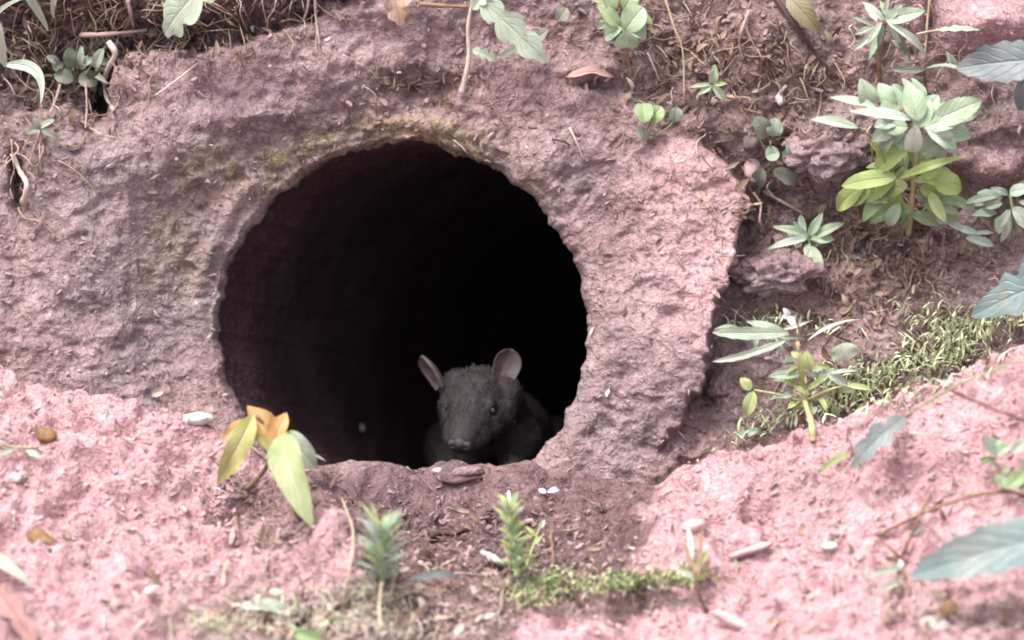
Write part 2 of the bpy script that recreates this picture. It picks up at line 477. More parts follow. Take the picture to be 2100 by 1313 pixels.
def build_bank():
    NA = 1200
    th = np.linspace(0, 2 * math.pi, NA, endpoint=False)
    prof = []                                            # (radius offset, depth, outer weight, kind)
    for k in range(120):                                 # gallery
        s = 1 - k / 120
        dep = -0.05 - 2.6 * s ** 1.6
        prof.append((0.012 * min(1, (-dep - .05) / .25), dep, 0.0))
    for k in range(9):                                   # rounded lip
        a = k / 9 * math.pi / 2
        prof.append((0.020 * (1 - math.cos(a)), -0.045 + 0.045 * math.sin(a), k / 9))
    r = 0.020
    while r < 5.5:
        prof.append((r, 0.0, 1.0))
        r += 0.0052 if r < 1.05 else 0.0052 * (1 + (r - 1.05) * 14)
    prof = np.array(prof)
    nr = len(prof)
    rr = prof[:, 0][:, None]; dd = prof[:, 1][:, None] + 0 * th[None]; ww = prof[:, 2][:, None] + 0 * th[None]
    ca, sa = np.cos(th)[None], np.sin(th)[None]
    ring = np.stack([np.cos(th), np.sin(th), 0 * th], -1)
    jit = fbm(ring, 8, 5, 133, .6) * .0062
    Rt = R0 + jit[None] * np.exp(-np.maximum(rr, 0) * 9)
    rad = Rt + rr
    cx = (HC[0] - 1050) / 1000 + 0.30 * np.maximum(-dd - 0.03, 0) ** 1.1      # the gallery bends away
    cv = (656.5 - HC[1]) / 1000 + 0 * dd - 0.05 * np.maximum(-dd - .1, 0)
    close = np.where(-dd > 2.2, np.sqrt(np.clip(1 - ((-dd - 2.2) / .46) ** 2, 0, 1)), 1.0)
    x = (cx + rad * close * ca).ravel(); v = (cv + rad * close * sa).ravel(); d = dd.ravel(); w = ww.ravel()
    px = 1050 + 1000 * x; py = 656.5 - 1000 * v
    q0 = np.stack([x, v, d], -1)
    rel, att = regions(px, py, q0)
    wf = sstep(0, 1, w)
    inner = sstep(-0.35, -0.02, d)
    d = d + rel * np.maximum(wf, inner * 0.9)
    far = np.maximum(v - 1.3, 0)
    d = d - 0.55 * far ** 1.6
    pos = x[:, None] * X + v[:, None] * U - d[:, None] * F
    # radial / outward displacement
    radial = (ca * 1 + 0 * dd).ravel()[:, None] * X + (sa + 0 * dd).ravel()[:, None] * U
    nrm = wf[:, None] * (-F)[None] - (1 - wf)[:, None] * radial
    nrm /= np.linalg.norm(nrm, axis=1)[:, None]
    q = pos
    big = fbm(q, 3.2, 2, 1) * 0.035
    med = fbm(q + 0.03 * fbm(q, 8, 2, 70)[:, None], 11, 3, 5) * 0.020
    wl = worley(q, 19, 9)
    w2 = worley(q + 0.006 * noise(q, 60, 3)[:, None], 42, 29)
    fine = fbm(q, 36, 3, 15) * 0.0078
    worm = 0.5 - np.minimum(1, 2.2 * np.abs(noise(q + 0.02 * np.stack([fbm(q, 22, 2, 81), fbm(q, 22, 2, 83), fbm(q, 22, 2, 85)], -1), 24, 87)))
    pit = -sstep(.30, .60, noise(q + .02 * fbm(q, 16, 2, 95)[:, None], 9, 91)) * .016 - sstep(.36, .6, noise(q * np.array([.8, 1, 1.5]), 25, 93)) * .009
    rough = 0.75 + 0.7 * np.clip(att['humus_shade'] + att['brown'] + 0.5 * att['moss'], 0, 1) - 0.25 * att['pale']
    disp = big * 0.8 + (med * 1.1 + fine * .7 + pit + 0.008 * worm + 0.014 * (0.5 - wl) + 0.006 * (0.5 - w2)) * rough
    disp *= 0.74
    disp *= 0.45 + 0.55 * wf * sstep(0.37, 0.46, np.hypot(x - (HC[0] - 1050) / 1000, v - (656.5 - HC[1]) / 1000))
    pos = pos + nrm * disp[:, None]
    att['hole_shade'] = sstep(-0.030, -0.050, dd.ravel() + 0.012 * noise(pos, 30, 97))  # the painted shade sets in just behind the lip
    vis = (px > -400) & (px < 2500)
    fc = grid_faces(nr, NA, True)[:, ::-1]
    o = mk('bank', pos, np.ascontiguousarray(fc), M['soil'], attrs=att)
    o['kind'] = 'structure'
    o['label'] = 'pink clay bank with a round dark burrow'
    return pos, d

bank_pos, _ = build_bank()

# ------------------------------------------------------------------ the ground: spoil mounds either side of the run-out
CTRL = [  # photo point and distance in front of the bank face
    # run-out floor
    (640, 960, .03), (700, 950, .0), (790, 953, 0), (900, 955, 0), (1000, 953, 0), (1100, 957, 0), (1180, 965, .02), (1270, 985, .05),
    (760, 1010, .10), (900, 1015, .10), (1050, 1015, .10), (1180, 1020, .11), (820, 1090, .23), (1000, 1090, .23), (1180, 1090, .23),
    (800, 1190, .40), (1000, 1190, .40), (1200, 1190, .41), (820, 1313, .60), (980, 1313, .60), (800, 1500, .92), (1000, 1500, .92),
    # spoil mound beside the yellow sprig
    (-250, 705, .13), (0, 768, .13), (200, 818, .13), (330, 848, .13), (430, 880, .13), (520, 915, .15), (600, 955, .19), (660, 1000, .30), (715, 1062, .42), (752, 1120, .50), (815, 1110, .27), (850, 1160, .36), (770, 1050, .165),
    (0, 805, .0), (200, 860, .0), (400, 930, .0), (520, 965, 0), (-250, 740, 0),
    (100, 880, .24), (0, 1000, .36), (300, 1000, .28), (480, 1010, .25), (560, 1060, .33), (0, 1313, .62), (300, 1313, .67), (520, 1150, .43), (540, 1313, .62), (650, 1190, .51), (680, 1313, .61),
    (0, 1500, .85), (500, 1500, .92), (-250, 1313, .55),
    # spoil mound on the other side
    (2350, 600, .22), (2100, 695, .22), (1980, 745, .21), (1850, 800, .20), (1700, 852, .18), (1550, 908, .16), (1450, 945, .17), (1385, 972, .17), (1345, 1040, .31), (1305, 1100, .42), (1285, 1140, .48), (1270, 1050, .165), (1235, 1105, .265), (1220, 1150, .35),
    (2350, 680, .05), (2100, 775, .03), (1850, 865, .02), (1650, 930, .01), (1480, 985, .01), (1390, 1005, .03),
    (2100, 900, .42), (1900, 950, .38), (1700, 1000, .33), (1500, 1010, .25), (1420, 1080, .35), (2100, 1110, .56), (1900, 1130, .50), (1650, 1130, .43), (1420, 1160, .45),
    (2100, 1313, .76), (1800, 1313, .69), (1500, 1313, .63), (1350, 1190, .45), (1150, 1205, .43),
    (1070, 1262, .49), (1200, 1247, .48), (1350, 1238, .47), (1450, 1225, .46), (1080, 1313, .57), (1250, 1313, .58), (1150, 1235, .46), (1300, 1222, .445),
    (1500, 1500, .92), (2100, 1500, 1.0), (2350, 1313, .72)]

def ground_plane(x, y):
    return -0.262 + (-0.087) * (-y - 0.13)

def build_ground():
    cp = np.array([P(*c) for c in CTRL])
    # gallery floor running down and back behind the lip
    extra = [P(px, 955 + k[0], k[1]) for px in (520, 700, 850, 1000, 1150) for k in ((75, -.10), (95, -.35))]
    cp = np.vstack([cp, np.array(extra)])
    xy = cp[:, :2].copy()
    res = cp[:, 2] - ground_plane(cp[:, 0], cp[:, 1])
    def phi(r2): return 0.5 * r2 * np.log(r2 + 1e-9)
    n = len(cp)
    K = phi(((xy[:, None] - xy[None]) ** 2).sum(-1)) + np.eye(n) * 2e-4
    Q = np.hstack([np.ones((n, 1)), xy])
    A = np.block([[K, Q], [Q.T, np.zeros((3, 3))]])
    sol = np.linalg.solve(A, np.concatenate([res, np.zeros(3)]))
    def axis(lo, hi, step, far_lo, far_hi):
        a = list(np.arange(lo, hi, step))
        s = step; v = a[-1]
        while v < far_hi: s *= 1.16; v += s; a.append(v)
        s = step; v = a[0]; b = []
        while v > far_lo: s *= 1.16; v -= s; b.append(v)
        return np.array(b[::-1] + a)
    xs = axis(-1.22, 1.22, 0.0054, -14, 14)
    ys = axis(-1.15, 0.12, 0.0048, -30, 0.5)
    gx, gy = np.meshgrid(xs, ys)
    shp = gx.shape
    px_, py_ = gx.ravel(), gy.ravel()
    z = np.zeros(len(px_))
    for s0 in range(0, len(px_), 20000):
        q = np.stack([px_[s0:s0 + 20000], py_[s0:s0 + 20000]], -1)
        r2 = ((q[:, None] - xy[None]) ** 2).sum(-1)
        z[s0:s0 + 20000] = phi(r2) @ sol[:n] + sol[n] + q @ sol[n + 1:]
    w = sstep(2.3, 1.35, np.abs(px_)) * sstep(-2.2, -1.2, py_)
    z = ground_plane(px_, py_) + np.clip(z, -0.5, 0.6) * w
    pos = np.stack([px_, py_, z], -1)
    X0, Y0, d0 = unproj(pos)
    # which soil: pale spoil on the mounds, trodden earth painted darker, partly as shade, in the run-out
    j = fbm(pos, 12, 3, 90) * 26
    lx = np.interp(Y0, [880, 950, 1000, 1060, 1120, 1180, 1240], [470, 600, 660, 720, 750, 700, 560])
    rx = np.interp(Y0, [960, 975, 1040, 1100, 1140, 1180, 1230, 1250], [1420, 1370, 1330, 1300, 1290, 1330, 1460, 1060])
    low = sstep(-12, 30, X0 - lx + j) * sstep(-12, 30, rx - X0 + j)
    low2 = sstep(-20, 60, X0 - 420 + j) * sstep(-20, 40, 1050 - X0 + j) * sstep(1180, 1230, Y0 + j) * sstep(1430, 1330, Y0 + j)
    pale = 1 - np.clip(low + low2 * .45, 0, 1)
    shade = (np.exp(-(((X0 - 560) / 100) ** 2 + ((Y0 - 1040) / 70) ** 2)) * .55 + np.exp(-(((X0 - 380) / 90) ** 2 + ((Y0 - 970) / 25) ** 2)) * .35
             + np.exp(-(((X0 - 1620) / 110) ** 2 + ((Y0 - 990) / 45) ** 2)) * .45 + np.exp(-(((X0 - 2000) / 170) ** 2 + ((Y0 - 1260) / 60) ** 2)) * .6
             + np.exp(-(((X0 - 30) / 60) ** 2 + ((Y0 - 1250) / 70) ** 2)) * .45) * (0.8 + j / 50)  # dark patches painted into the soil as shade, one under the sprig
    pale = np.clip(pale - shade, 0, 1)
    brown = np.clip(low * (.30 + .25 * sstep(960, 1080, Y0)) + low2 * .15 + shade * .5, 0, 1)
    att = dict(damp_shade=np.clip(low * sstep(1215, 1150, Y0) * sstep(935, 975, Y0), 0, 1), pale=pale, brown=brown, humus_shade=np.clip(.55 * np.exp(-(((X0 - 525) / 60) ** 2 + ((Y0 - 1030) / 34) ** 2)) + .4 * np.exp(-(((X0 - 600) / 45) ** 2 + ((Y0 - 1085) / 36) ** 2)) + low * (.22 + np.exp(-((Y0 - 1100) / 26.) ** 2) * .25 * (1 + j / 20)), 0, 1),  # topsoil colour paints shade under the sprig and along the run-out
               moss=np.clip(low2 * .30 * (1 + j / 30), 0, 1), hole_shade=sstep(0.0, -0.1, d0) * sstep(440, 480, X0) * sstep(1230, 1190, X0))  # gallery floor gets the same painted shade
    q = pos
    st = np.array([1.0, 0.6, 1.0])
    warp = 0.03 * fbm(q, 7, 2, 61)[:, None]
    big = fbm(q, 3.6, 2, 51) * 0.028
    med = fbm(q * st + warp, 11, 3, 55) * 0.021
    rid = -np.abs(noise(q * np.array([1.0, 0.75, 1.0]) + warp, 16, 57)) * 0.02
    wl = worley(q, 21, 59)
    w2 = worley(q, 48, 63)
    fine = fbm(q, 40, 3, 65) * 0.007
    ang = np.where(X0 < 1000, .55, -.45)[:, None]                    # runnels lie along the slope of each mound
    lon = q[:, 0:1] * np.cos(ang) + q[:, 1:2] * np.sin(ang); lat = -q[:, 0:1] * np.sin(ang) + q[:, 1:2] * np.cos(ang)
    qs = np.hstack([lon * .45, lat, q[:, 2:3]]) + warp
    strata = (-np.abs(noise(qs, 13, 71)) * .030 + fbm(qs, 24, 2, 73) * .012) * (1 - .6 * low)
    worm = (0.5 - np.minimum(1, 2.2 * np.abs(noise(q + warp, 26, 75)))) * .008
    pits = -sstep(.30, .55, noise(qs, 15, 77)) * .022
    for bx, by, sx, sy, dp in [(1562, 1040, 24, 13, .06), (1530, 1030, 16, 12, .03), (1452, 1088, 9, 9, .03), (1690, 1132, 60, 7, .025), (900, 1094, 36, 8, .03), (510, 1020, 34, 20, .035), (1620, 935, 26, 10, .03), (160, 980, 24, 12, .03), (330, 940, 40, 8, .02), (360, 1000, 24, 8, .025), (1400, 990, 26, 16, -.03), (1830, 960, 18, 10, .025), (220, 1120, 40, 10, .02)]:
        pits -= dp * np.exp(-(((X0 - bx) / sx) ** 2 + ((Y0 - by) / sy) ** 2))
    flat = 1 - 0.45 * low * sstep(1060, 960, Y0)
    disp = big * (1 - 0.6 * low) + strata + pits + (med * 1.15 + rid + fine * .7 + worm + 0.011 * (0.5 - wl) + 0.004 * (0.5 - w2)) * flat
    pos = pos + np.array([0, -0.25, 0.97]) * disp[:, None]
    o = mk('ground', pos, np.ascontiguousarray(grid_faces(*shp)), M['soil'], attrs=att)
    o['kind'] = 'structure'
    o['label'] = 'pale pink spoil mounds either side of a trodden run-out'
    return pos

ground_pos = build_ground()

# ------------------------------------------------------------------ depth lookup of the built surfaces
BIN = 8
NX, NY = 2700 // BIN, 1700 // BIN
dm = np.full((NY, NX), -9.0)
for pp in (bank_pos, ground_pos):
    ax, ay, ad = unproj(pp)
    ix = ((ax + 300) / BIN).astype(int); iy = ((ay + 200) / BIN).astype(int)
    ok = (ix >= 0) & (ix < NX) & (iy >= 0) & (iy < NY) & (ad > -3) & (ad < 3)
    np.maximum.at(dm, (iy[ok], ix[ok]), ad[ok])
for _ in range(4):
    hole = dm < -8
    if not hole.any(): break
    pad = np.pad(dm, 1, constant_values=-9)
    nb = np.max([pad[1 + a:NY + 1 + a, 1 + b:NX + 1 + b] for a in (-1, 0, 1) for b in (-1, 0, 1)], axis=0)
    dm = np.where(hole, nb, dm)

def surf(px, py):
    ix = int(np.clip((px + 300) / BIN, 1, NX - 2)); iy = int(np.clip((py + 200) / BIN, 1, NY - 2))
    return float(np.median(dm[iy - 1:iy + 2, ix - 1:ix + 2]))

def at(px, py, off=0.0):
    """a point `off` units in front of the ground or bank seen at (px,py)"""
    return P(px, py, surf(px, py) + off)

# ------------------------------------------------------------------ leaves
def prof_ovate(s): return (s ** 0.62) * ((1 - s) ** 0.85) * 1.87
def prof_lance(s): return (s ** 0.75) * ((1 - s) ** 0.95) * 2.0
def prof_blade(s): return min(1, s * 5) ** .6 * (1 - s) ** 0.6 * 1.05
def prof_round(s): return math.sqrt(max(0, 1 - (2 * s - 1) ** 2))
def prof_lobed(s):
    env = (s ** 0.5) * ((1 - s) ** 0.62) * 1.55
    return env * (0.42 + 0.58 * abs(math.sin(s * math.pi * 3.3 + 0.3)) ** .7)
def prof_maple(s):
    a = max(0, 1 - abs(s - 0.27) / 0.27) ** 0.7
    b = 0.72 * max(0, 1 - abs(s - 0.56) / 0.20) ** 0.8
    c = 0.42 * max(0, 1 - abs(s - 0.7) / 0.30) ** 0.7
    return max(a, b, c, 0.16 * (1 - s))
def prof_coarse(s):
    env = (s ** 0.5) * ((1 - s) ** 0.7) * 1.65
    k = (s * 6.0) % 1.0
    return env * (0.80 + 0.20 * (1 - k))
PROFS = dict(ovate=prof_ovate, lance=prof_lance, blade=prof_blade, round=prof_round, lobed=prof_lobed, maple=prof_maple, coarse=prof_coarse)

def leaf_mesh(b, t, width, shape='ovate', roll=0.0, fold=0.28, curl=0.12, wave=0.05, face=None, n=22, m=5, bend=None):
    """a blade from base b to tip t (world units): V fold along the midrib, lengthwise curl, waved margin"""
    b = np.asarray(b, float); t = np.asarray(t, float)
    ax = t - b; L = np.linalg.norm(ax) + 1e-9; ax /= L
    f = np.asarray(face if face is not None else (-F * 1.0 + np.array([0, 0, .35])), float)
    f = f - ax * (f @ ax); f /= np.linalg.norm(f) + 1e-9
    sd = np.cross(ax, f)
    c, s_ = math.cos(roll), math.sin(roll)
    f, sd = f * c + sd * s_, sd * c - f * s_
    pr = PROFS[shape]
    ph = rnd.uniform(0, 6)
    V_, UV_ = [], []
    for i in range(n + 1):
        s = i / n
        base = b + ax * L * s + f * (curl * L * 4 * s * (1 - s))
        if bend is not None: base = base + np.asarray(bend) * (4 * s * (1 - s))
        hw = pr(min(max(s, 0.0), 1.0)) * width / 2
        if shape in ('ovate', 'lance'): hw *= 1 + 0.06 * ((s * 11) % 1.0)
        for k in range(-m, m + 1):
            u = k / m
            a = abs(u)
            off = sd * (u * hw) * math.cos(fold * a) + f * (a * hw * math.sin(fold))
            off = off + f * (wave * width * math.sin(s * 9 + ph + (1.7 if u > 0 else 0)) * a * a * min(1, 4 * s * (1 - s)))
            V_.append(base + off); UV_.append((u, s))
    return V_, [tuple(x) for x in grid_faces(n + 1, 2 * m + 1)], UV_

def add_leaf(parent, mat, b, t, w, shape='ovate', db=.05, dt=None, ref=None, name='leaf', **kw):
    """b,t: photo points of base and tip; w: photo width; db,dt: distance in front of the surface there"""
    dt = db if dt is None else dt
    pb = at(*b, db) if ref is None else P(*b, ref + db); pt = at(*t, dt) if ref is None else P(*t, ref + dt)
    v, f, u = leaf_mesh(pb, pt, w / 1000, shape, **kw)
    return mk(name, v, f, mat, parent, uv=u)

def add_stem(parent, mat, pts, r0, r1, name='stem', wob=0.1, seg=7):
    """pts: (px,py,off) photo points with their distance in front of the surface"""
    v, f, u = tube([at(*p) if len(p) == 3 else P(p[0], p[1], p[3]) for p in pts], r0 / 1000, r1 / 1000, seg, wob=wob)
    return mk(name, v, f, mat, parent, uv=u)

def plant(name, label, cat, base, stems, leaves, group=None, wide=1.0):
    """stems: (mat, pts, r0, r1); leaves: (mat, base, tip, width, shape, db, dt, kw)"""
    t = thing(name, label, cat, at(base[0], base[1], 0.0), group)
    for s in stems:
        add_stem(t, M[s[0]], s[1], s[2], s[3])
    for l in leaves:
        kw = dict(l[7]) if len(l) > 7 else {}
        add_leaf(t, M[l[0]], l[1], l[2], l[3] * wide, l[4], l[5], l[6], **kw)
    return t

def fill(parent, mats, cx, cy, sx, sy, n, w, l, d0, d1, seed, shape='ovate'):
    """more leaves of the same plant set round its stem, pointing outwards"""
    r = random.Random(seed)
    for k in range(n):
        a = r.uniform(0, 2 * math.pi); q = math.sqrt(r.random())
        bx, by = cx + sx * q * math.cos(a) * .8, cy + sy * q * math.sin(a) * .8
        a += r.uniform(-.7, .7)
        ll = l * r.uniform(.6, 1.2); d = r.uniform(d0, d1)
        add_leaf(parent, M[mats[k % len(mats)]], (bx, by), (bx + ll * math.cos(a), by + ll * math.sin(a) * .85 + ll * .1), w * r.uniform(.65, 1.15), shape, d, d + r.uniform(-.03, .02),
                 roll=r.uniform(-.55, .55), curl=r.uniform(.05, .2), fold=r.uniform(.15, .4))

def single_leaf(name, label, mat, b, t, w, shape, db, dt, cat='leaf', stalk=None, stalk_mat='stem_brown', group=None, **kw):
    th = thing(name, label, cat, at(*(stalk[-1][:2] if stalk else b), 0), group)
    add_leaf(th, M[mat], b, t, w, shape, db, dt, name='blade', **kw)
    if stalk:
        add_stem(th, M[stalk_mat], [(b[0], b[1], db)] + list(stalk), 2.4, 2.0, 'stalk')
    return th

def strand(name, label, mat, pts, r0, r1, cat='root', group=None):
    v, f, u = tube([at(*p) for p in pts], r0 / 1000, r1 / 1000, 7, wob=0.22)
    o = mk(name, v, f, M[mat], at=at(pts[0][0], pts[0][1], 0), uv=u)
    return tag(o, label, cat, group)

def blob(px, py, rx, ry, rz, seed, sub=3, off=0.0, rot=0.0, amp=0.22):
    """an irregular stone or clod resting on the surface; radii in photo points"""
    import bmesh
    bm = bmesh.new()
    bmesh.ops.create_icosphere(bm, subdivisions=sub, radius=1)
    V_ = np.array([v.co[:] for v in bm.verts]); fs = [tuple(v.index for v in f.verts) for f in bm.faces]
    bm.free()
    k = 1 + amp * noise(V_ + seed * 7.3, 1.3, seed) + amp * 0.5 * noise(V_ + seed, 3.1, seed)
    if sub > 3: k = k + amp * (.45 * fbm(V_ + seed, 4, 4, seed) - .5 * np.abs(noise(V_ + seed, 2.6, seed + 5)))
    V_ = V_ * k[:, None] * np.array([rx, rz, ry]) / 1000
    c, s = math.cos(rot), math.sin(rot)
    x, z = V_[:, 0] * c - V_[:, 2] * s, V_[:, 0] * s + V_[:, 2] * c
    V_ = x[:, None] * X + z[:, None] * U + V_[:, 1][:, None] * F
    return V_ + at(px, py, off), fs

def stone(name, label, mat, px, py, rx, ry, rz, seed, cat='pebble', group=None, off=None, rot=0.0, amp=.22, sub=3):
    v, f = blob(px, py, rx, ry, rz, seed, sub, rz / 1000 * .5 if off is None else off, rot, amp)
    return tag(mk(name, v, f, M[mat], at=at(px, py, 0)), label, cat, group)


# ------------------------------------------------------------------ the rat looking out of the burrow
def tone_mat_fur():
    t = NT('dark_fur', 0.75, 0.25)
    f = t.noise(55, 4, 0.65)
    g = t.noise(12, 3)
    c = t.ramp(f, [(0.3, (0.0145, 0.0100, 0.0110)), (0.7, (0.039, 0.029, 0.032))])
    c = t.mix(0.8, c, t.ramp(g, [(0.3, 0.7), (0.7, 1.25)]), 'MULTIPLY')
    return t.out(c, t.bump(f, 0.006, 0.8))
M['fur'] = tone_mat_fur()
M['ear'] = plain('ear_skin', (0.060, 0.043, 0.045), (0.115, 0.082, 0.084), 34, 0.6)
M['nose'] = plain('nose_skin', (0.038, 0.030, 0.032), (0.066, 0.053, 0.056), 40, 0.7, 0.2)
M['paw'] = plain('paw_skin', (0.14, 0.10, 0.10), (0.24, 0.17, 0.17), 40, 0.6)
M['tail'] = plain('tail_skin', (0.13, 0.10, 0.10), (0.22, 0.17, 0.17), 60, 0.7)
em = NT('eye_black', 0.06, 0.6); M['eye'] = em.out((0.004, 0.004, 0.004))

def chain(pts, step=0.35):
    """(point, radius) joints -> many overlapping spheres between them"""
    out = []
    for (a, ra), (b, rb) in zip(pts[:-1], pts[1:]):
        a = np.asarray(a); b = np.asarray(b)
        L = np.linalg.norm(b - a); n = max(2, int(L / (min(ra, rb) * step)) + 1)
        out += [(a + (b - a) * i / n, ra + (rb - ra) * i / n) for i in range(n + 1)]
    return out

def remeshed(name, spheres, mat, parent, voxel, smooth, post=None):
    import bmesh
    V_, F_ = [], []
    bm = bmesh.new(); bmesh.ops.create_icosphere(bm, subdivisions=2, radius=1)
    sv = np.array([v.co[:] for v in bm.verts]); sf = [tuple(v.index for v in f.verts) for f in bm.faces]; bm.free()
    for c, r in spheres:
        o = len(V_); V_ += list(sv * (np.asarray(r) if np.ndim(r) else r) + c); F_ += [tuple(i + o for i in q) for q in sf]
    tmp = mk('tmp', V_, F_, None)
    md = tmp.modifiers.new('r', 'REMESH'); md.mode = 'VOXEL'; md.voxel_size = voxel * S
    m2 = tmp.modifiers.new('s', 'SMOOTH'); m2.factor = 0.5; m2.iterations = smooth
    dg = bpy.context.evaluated_depsgraph_get(); dg.update()
    me = bpy.data.meshes.new_from_object(tmp.evaluated_get(dg))
    co = np.zeros(len(me.vertices) * 3); me.vertices.foreach_get('co', co)
    fs = [tuple(p.vertices) for p in me.polygons]
    old = tmp.data
    bpy.data.objects.remove(tmp); bpy.data.meshes.remove(old); bpy.data.meshes.remove(me)
    v = co.reshape(-1, 3) / S
    if post is not None: v = post(v)
    return mk(name, v, fs, mat, parent), v, fs

def build_rat():
    """head low over the lip, turned a little to the photo's left; body behind it in the gallery"""
    def Q(px, py, d): return P(px, py, d - .09)
    root = thing('rat', 'dark grey furred rat with raised pinkish ears looking out of the round burrow', 'rat', Q(1010, 985, -0.22))
    N = Q(946, 905, 0.004)                       # nose
    HB = Q(982, 815, -0.130)                     # middle of the skull
    ax = HB - N; L = np.linalg.norm(ax); ax = ax / L
    sd = X - ax * (X @ ax); sd /= np.linalg.norm(sd)         # towards the photo's right
    up = np.cross(ax, sd); up = up if up[2] > 0 else -up
    def H(a, s=0, u=0): return N + ax * a + sd * s + up * u
    sph = []
    sph += chain([(H(0.008, 0, -.002), .033), (H(.035, 0, -.002), .039), (H(.075, 0, -.002), .047), (H(.12, 0, -.004), .055), (H(.16, 0, -.004), .062), (H(.195, 0, -.016), .064), (H(.22, .012, -.045), .066)])
    for s in (-1, 1):
        sph += [(H(.016, s * .019, -.010), .022), (H(.045, s * .024, -.014), .028), (H(.10, s * .030, -.02), .038), (H(.15, s * .036, -.022), .050)]   # whisker pads, jaws
        sph += [(H(.105, s * .032, .020), .021), (H(.185, s * .050, .002), .040)]                                                                 # brow, skull sides
    sph += chain([(H(.02, 0, -.032), .014), (H(.08, 0, -.04), .026), (H(.16, 0, -.05), .04)])      # lower jaw
    # trunk goes back and to the right, rounding behind the cheek
    B1, B2, B3, B4 = Q(1012, 876, -.32), Q(1028, 892, -.46), Q(1036, 900, -.62), Q(1042, 912, -.76)
    sph += chain([(H(.22, .012, -.045), .070), (B1, .088), (B2, .108), (B3, .115), (B4, .09)])
    # fore legs to paws on the sill, hind legs along the flank
    limbs = []
    paws = [(Q(968, 990, -.12), Q(975, 905, -.26)), (Q(1046, 985, -.09), Q(1062, 905, -.24))]
    for pw, sh in paws:
        el = (pw + sh) / 2 + F * .05
        sph += chain([(sh, .055), (el, .034), (pw + U * .02 + F * .02, .020), (pw, .019)])
        for k in range(5):
            a = (k - 2) * .30
            L_ = [.022, .032, .036, .032, .020][k]
            dr = -F * math.cos(a) + X * math.sin(a)
            k1 = pw + X * math.sin(a) * .014 - F * .010
            sph += chain([(k1, .0085), (k1 + dr * L_ * .5 + U * .006, .0075), (k1 + dr * L_ - U * .006, .0055)], .5)
    for s in (-1, 1):
        hip = B3 + X * s * .11 - U * .02
        knee = hip - F * .14 - U * .05
        hock = hip + F * .02 - U * .115
        toe = hock - F * .13 - U * .005
        sph += chain([(hip, .075), (knee, .045), (hock, .022), (toe, .020)])
        for k in range(5):
            a = (k - 2) * .22
            dr = -F * math.cos(a) + X * math.sin(a)
            sph += chain([(toe + X * (k - 2) * .007, .008), (toe + dr * .036, .006)], .5)
    eyes = [H(.104, -.0490, -.001), H(.098, .0435, .0165)]
    nos = [H(-.022, s * .0145, .000) for s in (-1, 1)]
    def post(v):
        for e in eyes:                                        # sockets
            d = v - e; r = np.linalg.norm(d, axis=1)
            v = v - (np.exp(-(r / .011) ** 2) * .006)[:, None] * (d * 0 + (e - H(.10, 0, 0)) / np.linalg.norm(e - H(.10, 0, 0)))
            v = v + (np.exp(-((r - .017) / .005) ** 2) * .0022)[:, None] * ((e - H(.10, 0, 0)) / np.linalg.norm(e - H(.10, 0, 0)))
        q = v - N
        a, s_, u_ = q @ ax, q @ sd, q @ up                    # mouth line under the nose and along the cheek
        mouth = np.exp(-((u_ + .026 + .10 * np.maximum(a, 0)) / .0045) ** 2) * (a < .085) * (a > -.03)
        v = v + (mouth * .006)[:, None] * ax
        furr = fbm(v, 30, 3, 77) * .004 * sstep(.0, .05, a)
        return v + furr[:, None] * up
    body, v, fs = remeshed('body', sph, M['fur'], root, 0.0052, 7, post)
    # eyes, nose leather, ears
    import bmesh
    bm = bmesh.new(); bmesh.ops.create_uvsphere(bm, u_segments=20, v_segments=14, radius=1)
    sv = np.array([q.co[:] for q in bm.verts]); sf = [tuple(q.index for q in f.verts) for f in bm.faces]; bm.free()
    for e in eyes:
        out = (e - H(.10, 0, 0)); out /= np.linalg.norm(out)
        mk('eye', sv * .0098 + e + out * .0005, sf, M['eye'], root)
    nose_s = [(H(-.013, 0, .004), .015), (H(-.012, .013, .000), .013), (H(-.012, -.013, .000), .013), (H(-.012, 0, -.010), .010)]
    def npost(v):
        for n_ in nos:
            r = np.linalg.norm(v - n_ + ax * .006, axis=1)
            v = v + (np.exp(-(r / .0055) ** 2) * .006)[:, None] * ax
        return v
    remeshed('nose', nose_s, M['nose'], root, 0.0018, 5, npost)
    def ear(base, tip, width, face):
        ax_ = tip - base; Le = np.linalg.norm(ax_); ax_ = ax_ / Le
        f = face - ax_ * (face @ ax_); f /= np.linalg.norm(f)
        s_ = np.cross(ax_, f)
        n, m = 18, 16
        def shell(off):
            out = []
            for i in range(n + 1):
                a = i / n
                w = width / 2 * (0.66 + 0.34 * math.sin(min(1, a * 1.25) * math.pi / 2)) * math.sqrt(max(0.0, 1 - max(0, (a - .52) / .48) ** 2))
                for k in range(-m, m + 1):
                    u = k / m
                    cup = (.34 * width * (u * u) * (1 - .45 * a)) * (2 * w / width) - .10 * width * math.sin(math.pi * a)
                    rib = .02 * width * math.sin(u * 9 + 1) * (1 - abs(u)) * (1 - a)
                    out.append(base + ax_ * Le * a + s_ * (u * w) + f * (cup + rib + off))
            return out
        v1, v2 = shell(.002), shell(-.0035)
        g = grid_faces(n + 1, 2 * m + 1); nv = len(v1); W = 2 * m + 1
        fs_ = [tuple(x) for x in g] + [tuple(int(i) + nv for i in x[::-1]) for x in g]
        rim = [i * W for i in range(n + 1)] + [n * W + k for k in range(1, W)] + [i * W + W - 1 for i in range(n - 1, -1, -1)]
        for p, q in zip(rim[:-1], rim[1:]): fs_.append((p, q, q + nv, p + nv))
        return mk('ear', v1 + v2, fs_, M['ear'], root)
    # near-edge-on ear and the round open ear
    ear(Q(910, 790, -.14), Q(864, 730, -.135), .060, -F * .34 + X * -.94)
    ear(Q(1026, 788, -.14), Q(1050, 716, -.13), .060, -F * .95 + X * .16 + U * .1)
